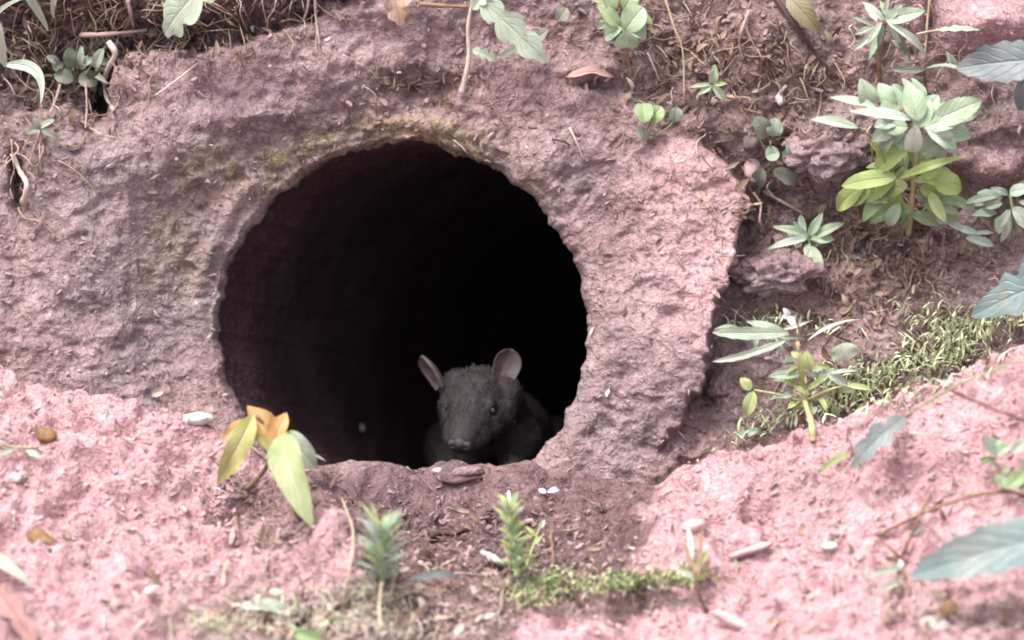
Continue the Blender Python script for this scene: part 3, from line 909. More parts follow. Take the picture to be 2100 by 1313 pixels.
    # tail
    a, b, c = tube([B4, B4 + F * .14 - U * .08 + X * .02, B4 + F * .34 - U * .12 + X * .14, B4 + F * .5 - U * .12 + X * .05], .022, .004, 9, 30)
    mk('tail', a, b, M['tail'], root, uv=c)
    # coat: short hairs lying back along the body
    fa = np.array([f[:3] for f in fs]); ce = v[fa].mean(1)
    nn = np.cross(v[fa[:, 1]] - v[fa[:, 0]], v[fa[:, 2]] - v[fa[:, 0]]); nn /= np.linalg.norm(nn, axis=1)[:, None] + 1e-12
    dep = -(ce @ F)
    av = (ce - N) @ ax
    ok = np.where((dep > -.55) & (av > .012))[0]
    pick = rs.choice(ok, min(len(ok), 15000), replace=len(ok) < 15000)
    hv, hf = [], []
    for i in pick:
        n_ = nn[i]; p = ce[i] + rs.normal(0, .0015, 3)
        if min(np.linalg.norm(p - e) for e in eyes) < .0135: continue
        fl = ax if av[i] < .3 else (F - U * .3)
        fl = fl - n_ * (fl @ n_); fl = fl / (np.linalg.norm(fl) + 1e-9) + rs.normal(0, .22, 3)
        l = (.005 + .005 * min(1, max(0, av[i]) / .22)) * rs.uniform(.6, 1.3)
        tip = p + (fl * .95 + n_ * .22) * l
        w = np.cross(fl, n_); w = w / (np.linalg.norm(w) + 1e-9) * .0011
        o = len(hv); mid = p + (fl * .45 + n_ * .16) * l
        hv += [p - w, p + w, mid + w * .8, mid - w * .8, tip]; hf += [(o, o + 1, o + 2, o + 3), (o + 3, o + 2, o + 4)]
    mk('fur', hv, hf, M['fur'], root)
    return root
build_rat()

# ------------------------------------------------------------------ plants of the bank above the opening
G_TOP = 'plants growing on the bank'
plant('grass_plant', 'pale narrow-bladed plant drooping from the dark topsoil with one long curled blade', 'plant', (-20, 60),
      [('stem', [(-25, 60, .02), (-10, 95, .07), (5, 130, .09)], 5, 4)],
      [('sage', (45, -25), (98, 64), 22, 'blade', .10, .07, dict(curl=.12)),
       ('white_leaf', (-15, 30), (12, 140), 34, 'blade', .12, .09, dict(curl=.1)),
       ('white_leaf', (5, 133), (83, 216), 34, 'blade', .09, .05, dict(curl=-.05, bend=X * .030 + U * .028)),
       ('sage', (118, -30), (112, 38), 16, 'blade', .1, .07, dict(curl=.15)),
       ('sage', (-10, 40), (72, -12), 14, 'blade', .11, .11, dict(curl=.2))], G_TOP)
single_leaf('lobed_leaf', 'blue-green lobed leaf hanging over the dark topsoil at the top of the bank', 'sage', (450, -52), (338, 72), 150, 'lobed', .14, .10, roll=.1, curl=.08, wave=.06, fold=.15, stalk=[(470, -70, .05)])
pcl = plant('clover_plant', 'low plant of small grey rounded leaves in the dark topsoil beside a hanging pale root', 'plant', (160, 175),
      [('stem', [(160, 170, .0), (150, 140, .04)], 3, 2), ('stem', [(165, 170, .0), (190, 130, .05)], 3, 2)],
      [('sage', (195, 140), (212, 100), 24, 'round', .06, .06), ('dusk', (150, 140), (140, 98), 34, 'round', .05, .05), ('sage', (165, 135), (168, 95), 14, 'round', .055, .06),
       ('sage', (120, 130), (95, 116), 18, 'round', .05, .05), ('dusk', (160, 165), (200, 165), 40, 'round', .04, .04), ('dusk', (150, 165), (112, 152), 34, 'round', .04, .04),
       ('dusk', (130, 132), (108, 140), 18, 'round', .05, .05)], G_TOP)
fill(pcl, ['dusk', 'sage', 'dusk'], 165, 145, 60, 34, 14, 22, 30, .02, .06, 21)
plant('seedling_weed', 'tiny dull weed with folded leaves on the bank below the grey clover leaves', 'plant', (85, 285),
      [('stem', [(88, 290, .0), (82, 262, .03)], 2.4, 2)],
      [('dusk', (82, 262), (52, 275), 24, 'ovate', .035, .03), ('sage', (84, 262), (112, 245), 18, 'ovate', .04, .03), ('dusk', (84, 265), (120, 285), 20, 'ovate', .035, .02), ('dusk', (80, 262), (70, 240), 18, 'ovate', .04, .04)], G_TOP)
plant('nightshade_plant', 'grey-green sprawling plant with a jagged leaf and a pale stem ending above the opening', 'plant', (948, 190),
      [('root_pale', [(946, 192, .012), (955, 155, .03), (962, 110, .045), (960, 60, .05), (968, 5, .05), (975, -30, .05)], 6.5, 3),
       ('stem', [(966, 15, .05), (1000, 18, .07), (1030, 45, .07)], 2.5, 2)],
      [('sage', (985, 0), (1122, 130), 96, 'lobed', .085, .05, dict(curl=.05, roll=.1, fold=.12)), ('sage', (968, 102), (1020, 126), 34, 'lobed', .06, .05),
       ('sage', (1028, 118), (1062, 96), 24, 'ovate', .045, .045), ('sage', (968, 20), (1012, -25), 44, 'lobed', .08, .08), ('dusk', (1080, 100), (1125, 60), 40, 'ovate', .05, .05)], G_TOP)
pt_ = plant('clover_plant', 'bright green tuft of folded leaves hanging at the top above a thin dark stem', 'plant', (1290, 150),
      [('stem_brown', [(1293, 155, .01), (1285, 95, .045), (1275, 30, .06), (1268, -30, .06)], 3.4, 3)],
      [('mint', (1285, 60), (1320, 15), 56, 'round', .075, .08), ('green', (1270, 55), (1225, 10), 44, 'ovate', .075, .08), ('mint', (1285, 62), (1285, 98), 52, 'round', .085, .055),
       ('mint', (1275, 58), (1240, 78), 30, 'round', .08, .06), ('mint', (1292, 62), (1326, 72), 34, 'round', .08, .06), ('green', (1260, 20), (1240, -25), 50, 'ovate', .07, .07), ('green', (1280, 20), (1310, -25), 56, 'ovate', .07, .07)], G_TOP)
fill(pt_, ['mint', 'lime', 'green'], 1278, 25, 44, 40, 14, 34, 40, .05, .08, 9)
single_leaf('round_leaf', 'small round pale leaf lying on the bank beside the jagged grey-green plant', 'dusk', (1146, 42), (1162, 16), 32, 'round', .03, .03)
plant('violet_plant', 'small dark plant of two round green leaves over a shadowed gap above the clay slab', 'plant', (1328, 285),
      [('green' if False else 'stem', [(1326, 288, .0), (1336, 262, .03), (1338, 240, .045)], 3, 2.2), ('stem', [(1330, 288, 0), (1370, 262, .03), (1384, 245, .04)], 2.6, 2)],
      [('green', (1322, 252), (1318, 212), 42, 'round', .05, .05), ('green', (1336, 250), (1356, 218), 36, 'round', .05, .05), ('dusk', (1384, 250), (1388, 220), 30, 'round', .045, .045), ('dusk', (1305, 262), (1328, 290), 34, 'ovate', .03, .02)], G_TOP)
plant('chickweed_sprig', 'small light green four-leaved sprig alone on the bank above the clay slab', 'plant', (1452, 205),
      [('stem', [(1452, 208, .0), (1457, 190, .03), (1461, 176, .045)], 2.6, 2)],
      [('mint', (1461, 172), (1467, 132), 30, 'ovate', .05, .055), ('mint', (1458, 176), (1434, 194), 22, 'ovate', .05, .04), ('mint', (1462, 178), (1488, 208), 26, 'ovate', .05, .03), ('mint', (1458, 174), (1412, 180), 16, 'lance', .05, .04), ('lime', (1463, 175), (1492, 172), 16, 'lance', .05, .05)], G_TOP)
pdr = plant('drooping_plant', 'wilting plant with long pale leaves drooping from a brown stem near the top', 'plant', (1805, 178),
      [('stem_brown', [(1806, 185, .0), (1804, 120, .05), (1812, 60, .10), (1816, 40, .11)], 5.5, 4)],
      [('sage', (1815, 42), (1898, 22), 46, 'ovate', .12, .12, dict(roll=.2)), ('white_leaf', (1818, 45), (1898, 112), 28, 'lance', .13, .10, dict(curl=.15)), ('white_leaf', (1812, 42), (1768, 4), 26, 'lance', .12, .12),
       ('sage', (1808, 45), (1778, 92), 22, 'lance', .12, .10), ('white_leaf', (1822, 50), (1850, 110), 20, 'lance', .125, .09), ('dusk', (1822, 50), (1868, 128), 24, 'lance', .11, .08), ('dusk', (1812, 50), (1800, 100), 20, 'lance', .11, .08), ('sage', (1820, 42), (1850, 10), 26, 'ovate', .12, .12)], G_TOP)
fill(pdr, ['sage', 'white_leaf', 'mint'], 1822, 55, 40, 34, 9, 24, 62, .07, .11, 8, 'lance')
single_leaf('olive_leaf', 'olive-brown rounded leaf at the very top beside a dark twig', 'olive', (1615, -10), (1680, 66), 66, 'ovate', .06, .04, roll=.2)
single_leaf('silvery_leaf', 'thin silvery leaf on a straw-coloured twig before the pale pink clod', 'white_leaf', (1925, 62), (2010, 62), 20, 'lobed', .07, .06, stalk=[(1900, 66, .05), (1880, 70, .02)], stalk_mat='straw')
plant('flat_leaf_pair', 'pair of flat grey-green leaves above the bushy mint-green plant', 'plant', (1895, 170),
      [('stem_brown', [(1898, 175, 0), (1896, 155, .04), (1893, 143, .05)], 3, 2.4)],
      [('sage', (1898, 142), (1826, 143), 24, 'lance', .06, .06, dict(roll=-.5)), ('sage', (1900, 140), (1985, 148), 20, 'lance', .06, .07, dict(roll=-.6)), ('sage', (1960, 145), (1940, 105), 26, 'ovate', .05, .05)], G_TOP)
pm = plant('mint_plant', 'bushy mint-green plant with two tiers of leaves, largest on the bank', 'plant', (1862, 478),
      [('stem_yellow', [(1862, 482, .0), (1868, 440, .05), (1874, 370, .10), (1882, 300, .14), (1886, 255, .15)], 6, 5),
       ('stem', [(1874, 372, .10), (1900, 372, .12)], 3, 2.4), ('stem', [(1876, 365, .10), (1840, 366, .13)], 3, 2.4),
       ('stem', [(1865, 455, .04), (1900, 425, .07)], 2.6, 2), ('stem_yellow', [(1790, 345, .05), (1786, 290, .10), (1765, 262, .14)], 2.6, 2.2)],
      [('mint', (1785, 223), (1764, 160), 50, 'ovate', .14, .15), ('white_leaf', (1798, 220), (1702, 200), 24, 'lance', .15, .14), ('white_leaf', (1872, 246), (1740, 228), 30, 'lance', .17, .15),
       ('sage', (1762, 263), (1662, 245), 28, 'lance', .14, .11), ('mint', (1884, 248), (1860, 172), 58, 'ovate', .17, .17), ('mint', (1908, 252), (2014, 206), 62, 'ovate', .16, .15, dict(roll=.2)),
       ('white_leaf', (1900, 266), (1962, 312), 46, 'ovate', .18, .14), ('mint', (1890, 256), (1992, 282), 62, 'ovate', .16, .13), ('white_leaf', (1878, 256), (1868, 312), 44, 'ovate', .19, .14),
       ('sage', (1852, 256), (1786, 290), 42, 'ovate', .14, .11), ('mint', (1830, 250), (1810, 205), 50, 'ovate', .14, .14), ('mint', (1890, 240), (1925, 195), 50, 'ovate', .15, .16), ('sage', (1905, 290), (1935, 330), 44, 'ovate', .11, .08),
       ('lime', (1866, 298), (1796, 352), 52, 'ovate', .14, .11), ('lime', (1845, 366), (1982, 320), 26, 'lance', .15, .14, dict(curl=.12)), ('lime', (1838, 364), (1726, 382), 48, 'ovate', .14, .11, dict(curl=.1)),
       ('lime', (1775, 375), (1716, 432), 48, 'ovate', .12, .08), ('lime', (1830, 372), (1796, 420), 20, 'lance', .12, .08), ('lime', (1905, 372), (1972, 388), 66, 'ovate', .13, .10), ('lime', (1888, 358), (1930, 350), 40, 'ovate', .12, .12),
       ('green', (1892, 418), (1968, 452), 38, 'ovate', .09, .05), ('green', (1852, 420), (1784, 458), 40, 'ovate', .09, .05), ('green', (1880, 395), (1925, 420), 30, 'ovate', .10, .07), ('lime', (1850, 400), (1822, 440), 30, 'ovate', .1, .07),
       ('green', (1905, 400), (2000, 430), 30, 'ovate', .09, .06), ('mint', (1880, 262), (1905, 200), 52, 'ovate', .16, .165), ('mint', (1896, 262), (1975, 240), 56, 'ovate', .165, .15), ('mint', (1862, 262), (1806, 262), 48, 'ovate', .15, .12), ('mint', (1870, 300), (1830, 285), 44, 'ovate', .13, .12), ('green', (1882, 320), (1925, 305), 44, 'ovate', .11, .10), ('lime', (1862, 380), (1815, 395), 46, 'ovate', .12, .10), ('lime', (1840, 360), (1762, 415), 58, 'ovate', .125, .09), ('lime', (1885, 385), (1945, 415), 50, 'ovate', .115, .08), ('green', (1870, 430), (1830, 440), 40, 'ovate', .07, .05), ('green', (1868, 440), (1925, 462), 34, 'ovate', .06, .04)], G_TOP, 1.22)
fill(pm, ['mint', 'white_leaf', 'mint', 'sage'], 1875, 245, 90, 45, 20, 46, 66, .10, .15, 5)
fill(pm, ['lime', 'mint', 'lime', 'green'], 1855, 375, 95, 60, 24, 44, 64, .07, .13, 6)
fill(pm, ['green', 'sage', 'dusk'], 1880, 435, 80, 24, 10, 34, 52, .03, .06, 7)
plant('round_leaf_plant', 'dull plant of grey coin-shaped leaves in the shadow beside a dark pebble', 'plant', (1590, 350),
      [('stem', [(1590, 352, 0), (1580, 320, .03), (1580, 290, .045)], 2.6, 2), ('stem', [(1592, 350, 0), (1550, 270, .04)], 2.2, 2)],
      [('dusk', (1572, 282), (1548, 240), 40, 'round', .045, .045), ('sage', (1588, 280), (1588, 242), 36, 'round', .05, .05), ('sage', (1570, 322), (1598, 312), 34, 'round', .05, .05), ('dusk', (1605, 330), (1640, 312), 36, 'round', .045, .04),
       ('dusk', (1585, 350), (1630, 375), 34, 'round', .035, .03), ('dusk', (1565, 345), (1552, 380), 34, 'round', .035, .02), ('sage', (1612, 300), (1628, 330), 20, 'ovate', .05, .04)], G_TOP)
pq_ = plant('mint_sprout', 'small spreading sprout of pointed mint leaves below the bushy plant', 'plant', (1668, 530),
      [('stem', [(1672, 535, .0), (1662, 505, .03), (1658, 488, .05)], 3, 2.6), ('stem_brown', [(1672, 520, 0), (1725, 478, .04), (1780, 448, .05)], 2, 1.6)],
      [('mint', (1660, 486), (1584, 465), 30, 'ovate', .06, .06), ('white_leaf', (1655, 490), (1572, 511), 28, 'lance', .065, .05), ('mint', (1660, 484), (1688, 436), 30, 'ovate', .06, .06), ('mint', (1664, 487), (1732, 458), 32, 'ovate', .06, .05),
       ('sage', (1664, 492), (1712, 492), 30, 'ovate', .055, .045), ('mint', (1660, 505), (1690, 570), 48, 'ovate', .06, .03, dict(roll=.3))], G_TOP)
fill(pq_, ['mint', 'sage'], 1660, 490, 30, 20, 6, 24, 48, .035, .05, 15)
ps_ = plant('silvery_sprig', 'silvery pale broad-leaved sprig at the photo edge beside the bushy plant', 'plant', (2080, 480),
      [('stem', [(2085, 482, 0), (2078, 440, .05), (2072, 400, .07)], 4, 3)],
      [('sage', (2065, 396), (1970, 420), 30, 'lance', .09, .08), ('white_leaf', (2070, 396), (2120, 386), 40, 'ovate', .09, .10), ('white_leaf', (2072, 430), (2045, 470), 26, 'ovate', .08, .05), ('white_leaf', (2078, 425), (2110, 470), 50, 'ovate', .08, .06), ('sage', (2068, 400), (2030, 385), 24, 'lance', .09, .09)], G_TOP)
fill(ps_, ['white_leaf', 'sage', 'mint'], 2070, 420, 40, 44, 12, 30, 48, .04, .08, 13)
plant('flat_leaf_pair', 'pair of pale flat leaves low on the bank under the silvery sprig', 'plant', (1998, 515),
      [('stem', [(2000, 516, 0), (1990, 490, .04)], 2.6, 2.2)],
      [('white_leaf', (2005, 478), (1950, 460), 22, 'ovate', .05, .05, dict(roll=-.4)), ('sage', (1980, 488), (2040, 506), 30, 'ovate', .05, .04), ('sage', (1995, 480), (2040, 478), 16, 'lance', .05, .05)], G_TOP)
pw = plant('wood_sorrel_plant', 'tall sprig with long pointed silvery leaves over small yellow-green ones on the pale spoil mound', 'plant', (1668, 900),
      [('stem_yellow', [(1668, 905, .0), (1664, 868, .03), (1650, 820, .09), (1642, 760, .13), (1636, 702, .17)], 7.5, 4), ('stem_yellow', [(1652, 825, .08), (1590, 808, .10), (1545, 800, .11)], 3, 2.4),
       ('stem_yellow', [(1652, 822, .08), (1700, 800, .11), (1735, 790, .11)], 3, 2.4), ('stem', [(1645, 770, .13), (1656, 735, .16)], 2.6, 2.2), ('stem_red', [(1642, 705, .17), (1634, 660, .18), (1608, 640, .18)], 2.2, 1.4)],
      [('sage', (1618, 682), (1460, 682), 42, 'coarse', .18, .12, dict(roll=-.35)), ('white_leaf', (1612, 698), (1460, 742), 26, 'coarse', .19, .13, dict(roll=-.5)), ('white_leaf', (1655, 700), (1768, 656), 16, 'lance', .18, .16, dict(roll=-.6)),
       ('sage', (1620, 688), (1530, 660), 30, 'lance', .17, .13), ('lime', (1652, 720), (1662, 765), 32, 'ovate', .17, .14), ('lime', (1640, 735), (1622, 722), 20, 'ovate', .17, .17), ('lime', (1640, 720), (1648, 780), 18, 'lance', .18, .14),
       ('lime', (1540, 800), (1518, 775), 34, 'ovate', .12, .12), ('lime', (1545, 802), (1530, 855), 42, 'ovate', .12, .09), ('sage', (1640, 770), (1575, 772), 28, 'ovate', .13, .11), ('lime', (1655, 800), (1700, 770), 20, 'lance', .12, .11),
       ('lime', (1660, 810), (1625, 790), 18, 'lance', .11, .11), ('sage', (1735, 740), (1725, 705), 60, 'round', .09, .10), ('white_leaf', (1700, 765), (1760, 760), 14, 'lance', .11, .11), ('green', (1710, 830), (1715, 858), 24, 'ovate', .08, .04),
       ('sage', (1735, 790), (1690, 760), 34, 'ovate', .11, .10), ('lime', (1735, 790), (1790, 800), 20, 'lance', .11, .1), ('sage', (1560, 880), (1510, 900), 26, 'lance', .03, .02)], G_TOP)
fill(pw, ['lime', 'sage', 'lime', 'mint'], 1665, 800, 75, 50, 26, 20, 32, .05, .11, 10)
fill(pw, ['sage', 'mint', 'white_leaf'], 1560, 680, 60, 24, 9, 20, 60, .08, .14, 11, 'lance')
fill(pw, ['lime', 'sage'], 1650, 745, 30, 30, 8, 20, 34, .11, .15, 12)
tag(mk('white_flower', *merge([leaf_mesh(at(1617, 650, .185), at(1606, 632, .195), .022, 'ovate', curl=.1), leaf_mesh(at(1617, 650, .185), at(1630, 668, .195), .022, 'ovate', curl=.1), leaf_mesh(at(1617, 650, .185), at(1604, 650, .19), .014, 'ovate')])[:2], M['white'], at=at(1617, 660, 0)),
    'small white flower above the long pointed silvery leaves of the tall sprig', 'flower')

# ------------------------------------------------------------------ broad blue-grey leaves of a shrub reaching in from the side
G_BLUE = 'broad blue-grey shrub leaves'
single_leaf('shrub_leaf', 'broad blue-grey leaf with a wavy edge under the pale pink clod', 'slate', (2180, 120), (1960, 140), 130, 'coarse', .22, .16, roll=-.15, curl=.06, wave=.07, stalk=[(2260, 90, .28), (2330, 70, .05)], group=G_BLUE)
single_leaf('shrub_leaf', 'small blue leaf hanging just under the wavy-edged blue-grey leaf', 'blue', (2110, 150), (2092, 228), 62, 'ovate', .2, .15, curl=.08, stalk=[(2200, 120, .24), (2320, 85, .05)], group=G_BLUE)
single_leaf('shrub_leaf', 'pointed teal-grey leaf over the brown litter and fluffy moss', 'blue', (2200, 560), (1990, 650), 155, 'maple', .24, .16, roll=.1, curl=.06, stalk=[(2290, 540, .28), (2360, 520, .05)], group=G_BLUE)
single_leaf('shrub_leaf', 'narrow drooping slate leaf in front of the sunlit pink mound', 'slate', (1858, 855), (1745, 962), 78, 'lobed', .17, .12, curl=.14, roll=.2, stalk=[(1930, 808, .22), (2030, 762, .24), (2200, 700, .1), (2330, 640, .02)], stalk_mat='stem', group=G_BLUE)
single_leaf('shrub_leaf', 'largest blue-green leaf, serrated, low over the pale mound', 'blue', (2200, 1085), (1862, 1182), 205, 'coarse', .24, .17, roll=.12, curl=.05, wave=.05, nothing=None, group=G_BLUE) if False else \
single_leaf('shrub_leaf', 'largest blue-green leaf, serrated, low over the pale mound', 'blue', (2240, 1080), (1862, 1184), 150, 'coarse', .24, .17, roll=.12, curl=.05, wave=.05, stalk=[(2300, 1070, .25), (2400, 1060, .02)], group=G_BLUE)
strand('fallen_shrub_shoot', 'dark red arching stem above the pink mound', 'stem_red', [(1940, 795, .20), (1975, 812, .22), (2040, 840, .22), (2110, 866, .22), (2250, 930, .10), (2320, 970, 0)], 3.2, 4.2, 'stem')
single_leaf('yellow_leaf', 'yellowish narrow leaf tip beside the drooping slate leaf', 'wilt', (1745, 928), (1678, 974), 26, 'lance', .10, .07, roll=.2)
pc_ = plant('creeping_weed', 'sprawling weed with small green leaves on brown stems over the pale mound', 'plant', (2105, 1010),
      [('stem_brown', [(2110, 1018, .0), (2060, 1008, .03), (1990, 1018, .03), (1900, 1050, .03), (1840, 1078, .02), (1800, 1098, .005)], 4.5, 3), ('stem_brown', [(2060, 1008, .03), (2050, 985, .05), (2040, 940, .08)], 2.6, 2)],
      [('dusk', (2042, 935), (2018, 895), 40, 'ovate', .09, .08), ('mint', (2044, 930), (2072, 912), 30, 'ovate', .09, .09), ('green', (2065, 1000), (2110, 965), 44, 'ovate', .08, .08), ('green', (2060, 1002), (2050, 975), 30, 'ovate', .06, .06), ('sage', (2075, 930), (2110, 900), 34, 'ovate', .09, .09), ('dusk', (2090, 1005), (2130, 985), 40, 'ovate', .07, .06)])
fill(pc_, ['dusk', 'mint', 'green'], 2070, 950, 40, 50, 8, 26, 34, .05, .09, 14)
plant('dry_weed', 'dry brown forked weed stem standing on the pale mound beside the largest blue-green leaf', 'plant', (1862, 1205),
      [('stem_brown', [(1864, 1210, .0), (1850, 1150, .03), (1868, 1100, .06), (1892, 1045, .08), (1912, 1010, .09)], 4, 2), ('stem_brown', [(1852, 1150, .03), (1820, 1120, .04), (1796, 1108, .03)], 3, 2), ('stem_brown', [(1858, 1180, .02), (1830, 1210, .03), (1808, 1245, .0)], 2.6, 2)],
      [('sage', (1850, 1165), (1782, 1180), 22, 'lance', .04, .03), ('olive', (1850, 1155), (1815, 1150), 16, 'lance', .04, .04), ('sage', (1855, 1190), (1800, 1215), 18, 'lance', .03, .02), ('dusk', (1868, 1100), (1895, 1078), 14, 'lance', .06, .06)])

# ------------------------------------------------------------------ plants of the run-out and mounds
sp = thing('wilted_sprig', 'yellow wilting sprig with drooping leaves on the mound edge before the burrow', 'plant', at(508, 1000, 0))
SD = surf(508, 1000) + .02

def spst(mat, pts, r0, r1):
    v, f, u = tube([P(a, b, SD + c) for a, b, c in pts], r0 / 1000, r1 / 1000, 7, wob=.1)
    mk('stem', v, f, M[mat], sp, uv=u)
spst('stem_brown', [(505, 1003, .0), (540, 968, .03), (556, 925, .05), (548, 880, .06), (525, 852, .07)], 5, 3.5)
spst('stem_yellow', [(556, 925, .05), (578, 900, .065), (600, 888, .07)], 3.5, 3)
for mt, b_, t_, w_, db_, dt_, kw in [
    ('yellow', (520, 850), (446, 992), 84, .08, .07, dict(curl=.17, roll=-.25, fold=.4, wave=.10)),
    ('wilt', (578, 890), (642, 1084), 118, .09, .075, dict(curl=.17, roll=.2, fold=.4, wave=.10)),
    ('sage', (588, 884), (650, 960), 84, .07, .06, dict(curl=.16, roll=.3)),
    ('orange', (572, 938), (506, 832), 112, .06, .06, dict(curl=.06, roll=.3, fold=.5, wave=.10)),
    ('orange', (560, 938), (588, 846), 90, .065, .06, dict(curl=.08, roll=-.3, fold=.5, wave=.10)),
    ('orange', (505, 862), (454, 905), 40, .06, .05, dict(curl=.15, wave=.1)),
    ('yellow', (560, 925), (524, 890), 44, .085, .085, dict(curl=.05, fold=.5)),
    ('white_leaf', (640, 930), (668, 946), 8, .06, .05, dict(curl=.1))]:
    st_ = surf(*t_)
    w_ *= .9
    if st_ > -.1: dt_ = max(dt_, st_ - SD + .03)
    add_leaf(sp, M[mt], b_, t_, w_, 'ovate', db_, dt_, ref=SD, **kw)

def rosette_spike(name, label, base, top, n, l0, l1, w, mats, d0, d1, seed, droop=.2):
    """upright shoot clothed in narrow leaves all round"""
    r = random.Random(seed)
    t = thing(name, label, 'plant', at(*base, 0))
    add_stem(t, M['stem'], [(base[0], base[1], 0), ((base[0] + top[0]) / 2, (base[1] + top[1]) / 2, d0), (top[0], top[1], d1)], 6, 4)
    for k in range(n):
        a = k / n
        px = base[0] + (top[0] - base[0]) * (0.10 + .9 * a); py = base[1] + (top[1] - base[1]) * (.10 + .9 * a)
        d = surf(base[0], base[1]) + d0 * min(1, 2 * a + .3) + (d1 - d0) * a
        b = P(px, py, d)
        th = k * 2.4
        l = (l0 + (l1 - l0) * a) / 1000 * r.uniform(.8, 1.2)
        dr = X * math.cos(th) + (-F) * math.sin(th) * .8 + U * (.35 + .75 * a + r.uniform(-.15, .2))
        dr /= np.linalg.norm(dr)
        v, f, u = leaf_mesh(b, b + dr * l, w / 1000 * r.uniform(.8, 1.2), 'lance', curl=droop * r.uniform(.5, 1.2), face=U * .8 - F * .5, n=12, m=3)
        mk('leaf', v, f, M[mats[k % len(mats)]], t, uv=u)
    return t
rosette_spike('thistle_shoot', 'spiky grey-green tuft at the foot of the mound below the yellow wilting sprig', (785, 1200), (782, 1085), 70, 62, 66, 9, ['mint', 'white_leaf', 'lime', 'mint', 'sage'], .05, .07, 3, .08)
rosette_spike('green_shoot', 'upright yellow-green shoot standing in the run-out before the opening', (1062, 1195), (1042, 1040), 34, 48, 42, 20, ['lime', 'lime', 'mint', 'green'], .05, .07, 5, .12)
plant('green_seedling', 'thin side sprig with two pale leaves leaning beside the upright yellow-green shoot', 'plant', (1085, 1160),
      [('stem', [(1078, 1165, .02), (1095, 1115, .06), (1108, 1078, .08)], 3, 2)],
      [('sage', (1106, 1085), (1118, 1066), 16, 'ovate', .08, .08), ('lime', (1100, 1100), (1078, 1080), 14, 'lance', .07, .08), ('lime', (1092, 1120), (1112, 1098), 14, 'lance', .07, .07)])
tag(mk('flower_bud', *leaf_mesh(at(1044, 1042, .075), at(1043, 1005, .075), .017, 'ovate', fold=.9)[:2], M['white'], at=at(1044, 1042, .05)), 'slim white bud at the tip of the upright yellow-green shoot', 'bud')
tag(mk('petal', *merge([leaf_mesh(at(1120, 1010, .012), at(1104, 1004, .016), .016, 'ovate'), leaf_mesh(at(1122, 1010, .012), at(1146, 1005, .018), .018, 'ovate', curl=.2)])[:2], M['lilac'], at=at(1122, 1010, 0)), 'white and lilac petal lying in the run-out before the opening', 'petal')
plant('pale_seedling', 'small wilted seedling on the pale ledge beside the green ground cover', 'plant', (1440, 1245),
      [('stem_brown', [(1448, 1255, .0), (1432, 1215, .03), (1424, 1170, .05)], 4, 3)],
      [('tan', (1424, 1172), (1405, 1110), 22, 'lance', .05, .06), ('lime', (1424, 1175), (1452, 1130), 20, 'lance', .05, .06), ('sage', (1426, 1185), (1388, 1170), 20, 'ovate', .05, .05), ('olive', (1428, 1190), (1456, 1172), 22, 'ovate', .05, .05), ('white_leaf', (1420, 1150), (1410, 1082), 18, 'lance', .06, .07), ('lime', (1424, 1178), (1395, 1200), 14, 'lance', .05, .03), ('tan', (1430, 1195), (1440, 1080), 14, 'lance', .05, .06)])
single_leaf('dead_leaf', 'bleached pink and orange dead leaf at the very top of the bank', 'pinkdead', (800, -35), (822, 54), 86, 'lobed', .05, .04, roll=-.2, curl=.1, wave=.08)
single_leaf('dead_leaf', 'curled red-brown dead leaf on a ledge above the clay slab', 'reddead', (1162, 158), (1262, 160), 46, 'lance', .035, .03, roll=-.5, curl=.15, wave=.1)
single_leaf('dead_leaf', 'dark green leaf scrap in the dry litter at the bottom edge', 'green', (660, 1315), (596, 1292), 44, 'ovate', .03, .04, roll=-.3)
single_leaf('dead_leaf', 'curled brown dead leaf on the mound at the photo corner', 'reddead', (75, 1320), (-10, 1205), 74, 'lobed', .02, .04, curl=.15, wave=.12)
single_leaf('grey_leaf', 'small silvery leaf scrap on the mound above the curled brown leaf', 'sage', (-40, 1130), (68, 1205), 40, 'lance', .03, .03, roll=-.2)
single_leaf('dead_leaf', 'grey papery leaf strip lying across the litter below the spiky tuft', 'slate', (835, 1192), (950, 1192), 28, 'lance', .025, .02, curl=.16, roll=-.4)
single_leaf('dead_leaf', 'broad pale dead leaf lying flat in the dry litter beside the dark green scrap', 'sage', (492, 1245), (620, 1262), 42, 'coarse', .02, .02, roll=-.4)
plant('dry_flower_head', 'broken pale dry flower head lying on the mound beside a brown husk', 'plant', (30, 930),
      [('straw', [(78, 918, .012), (40, 918, .018), (-20, 912, .01)], 2.6, 2), ('straw', [(70, 935, .012), (30, 920, .02)], 2.2, 1.6)],
      [('white_leaf', (52, 925), (88, 938), 18, 'ovate', .02, .015), ('sage', (30, 922), (-12, 938), 16, 'lance', .02, .015), ('white_leaf', (20, 912), (-8, 902), 10, 'lance', .02, .02)])

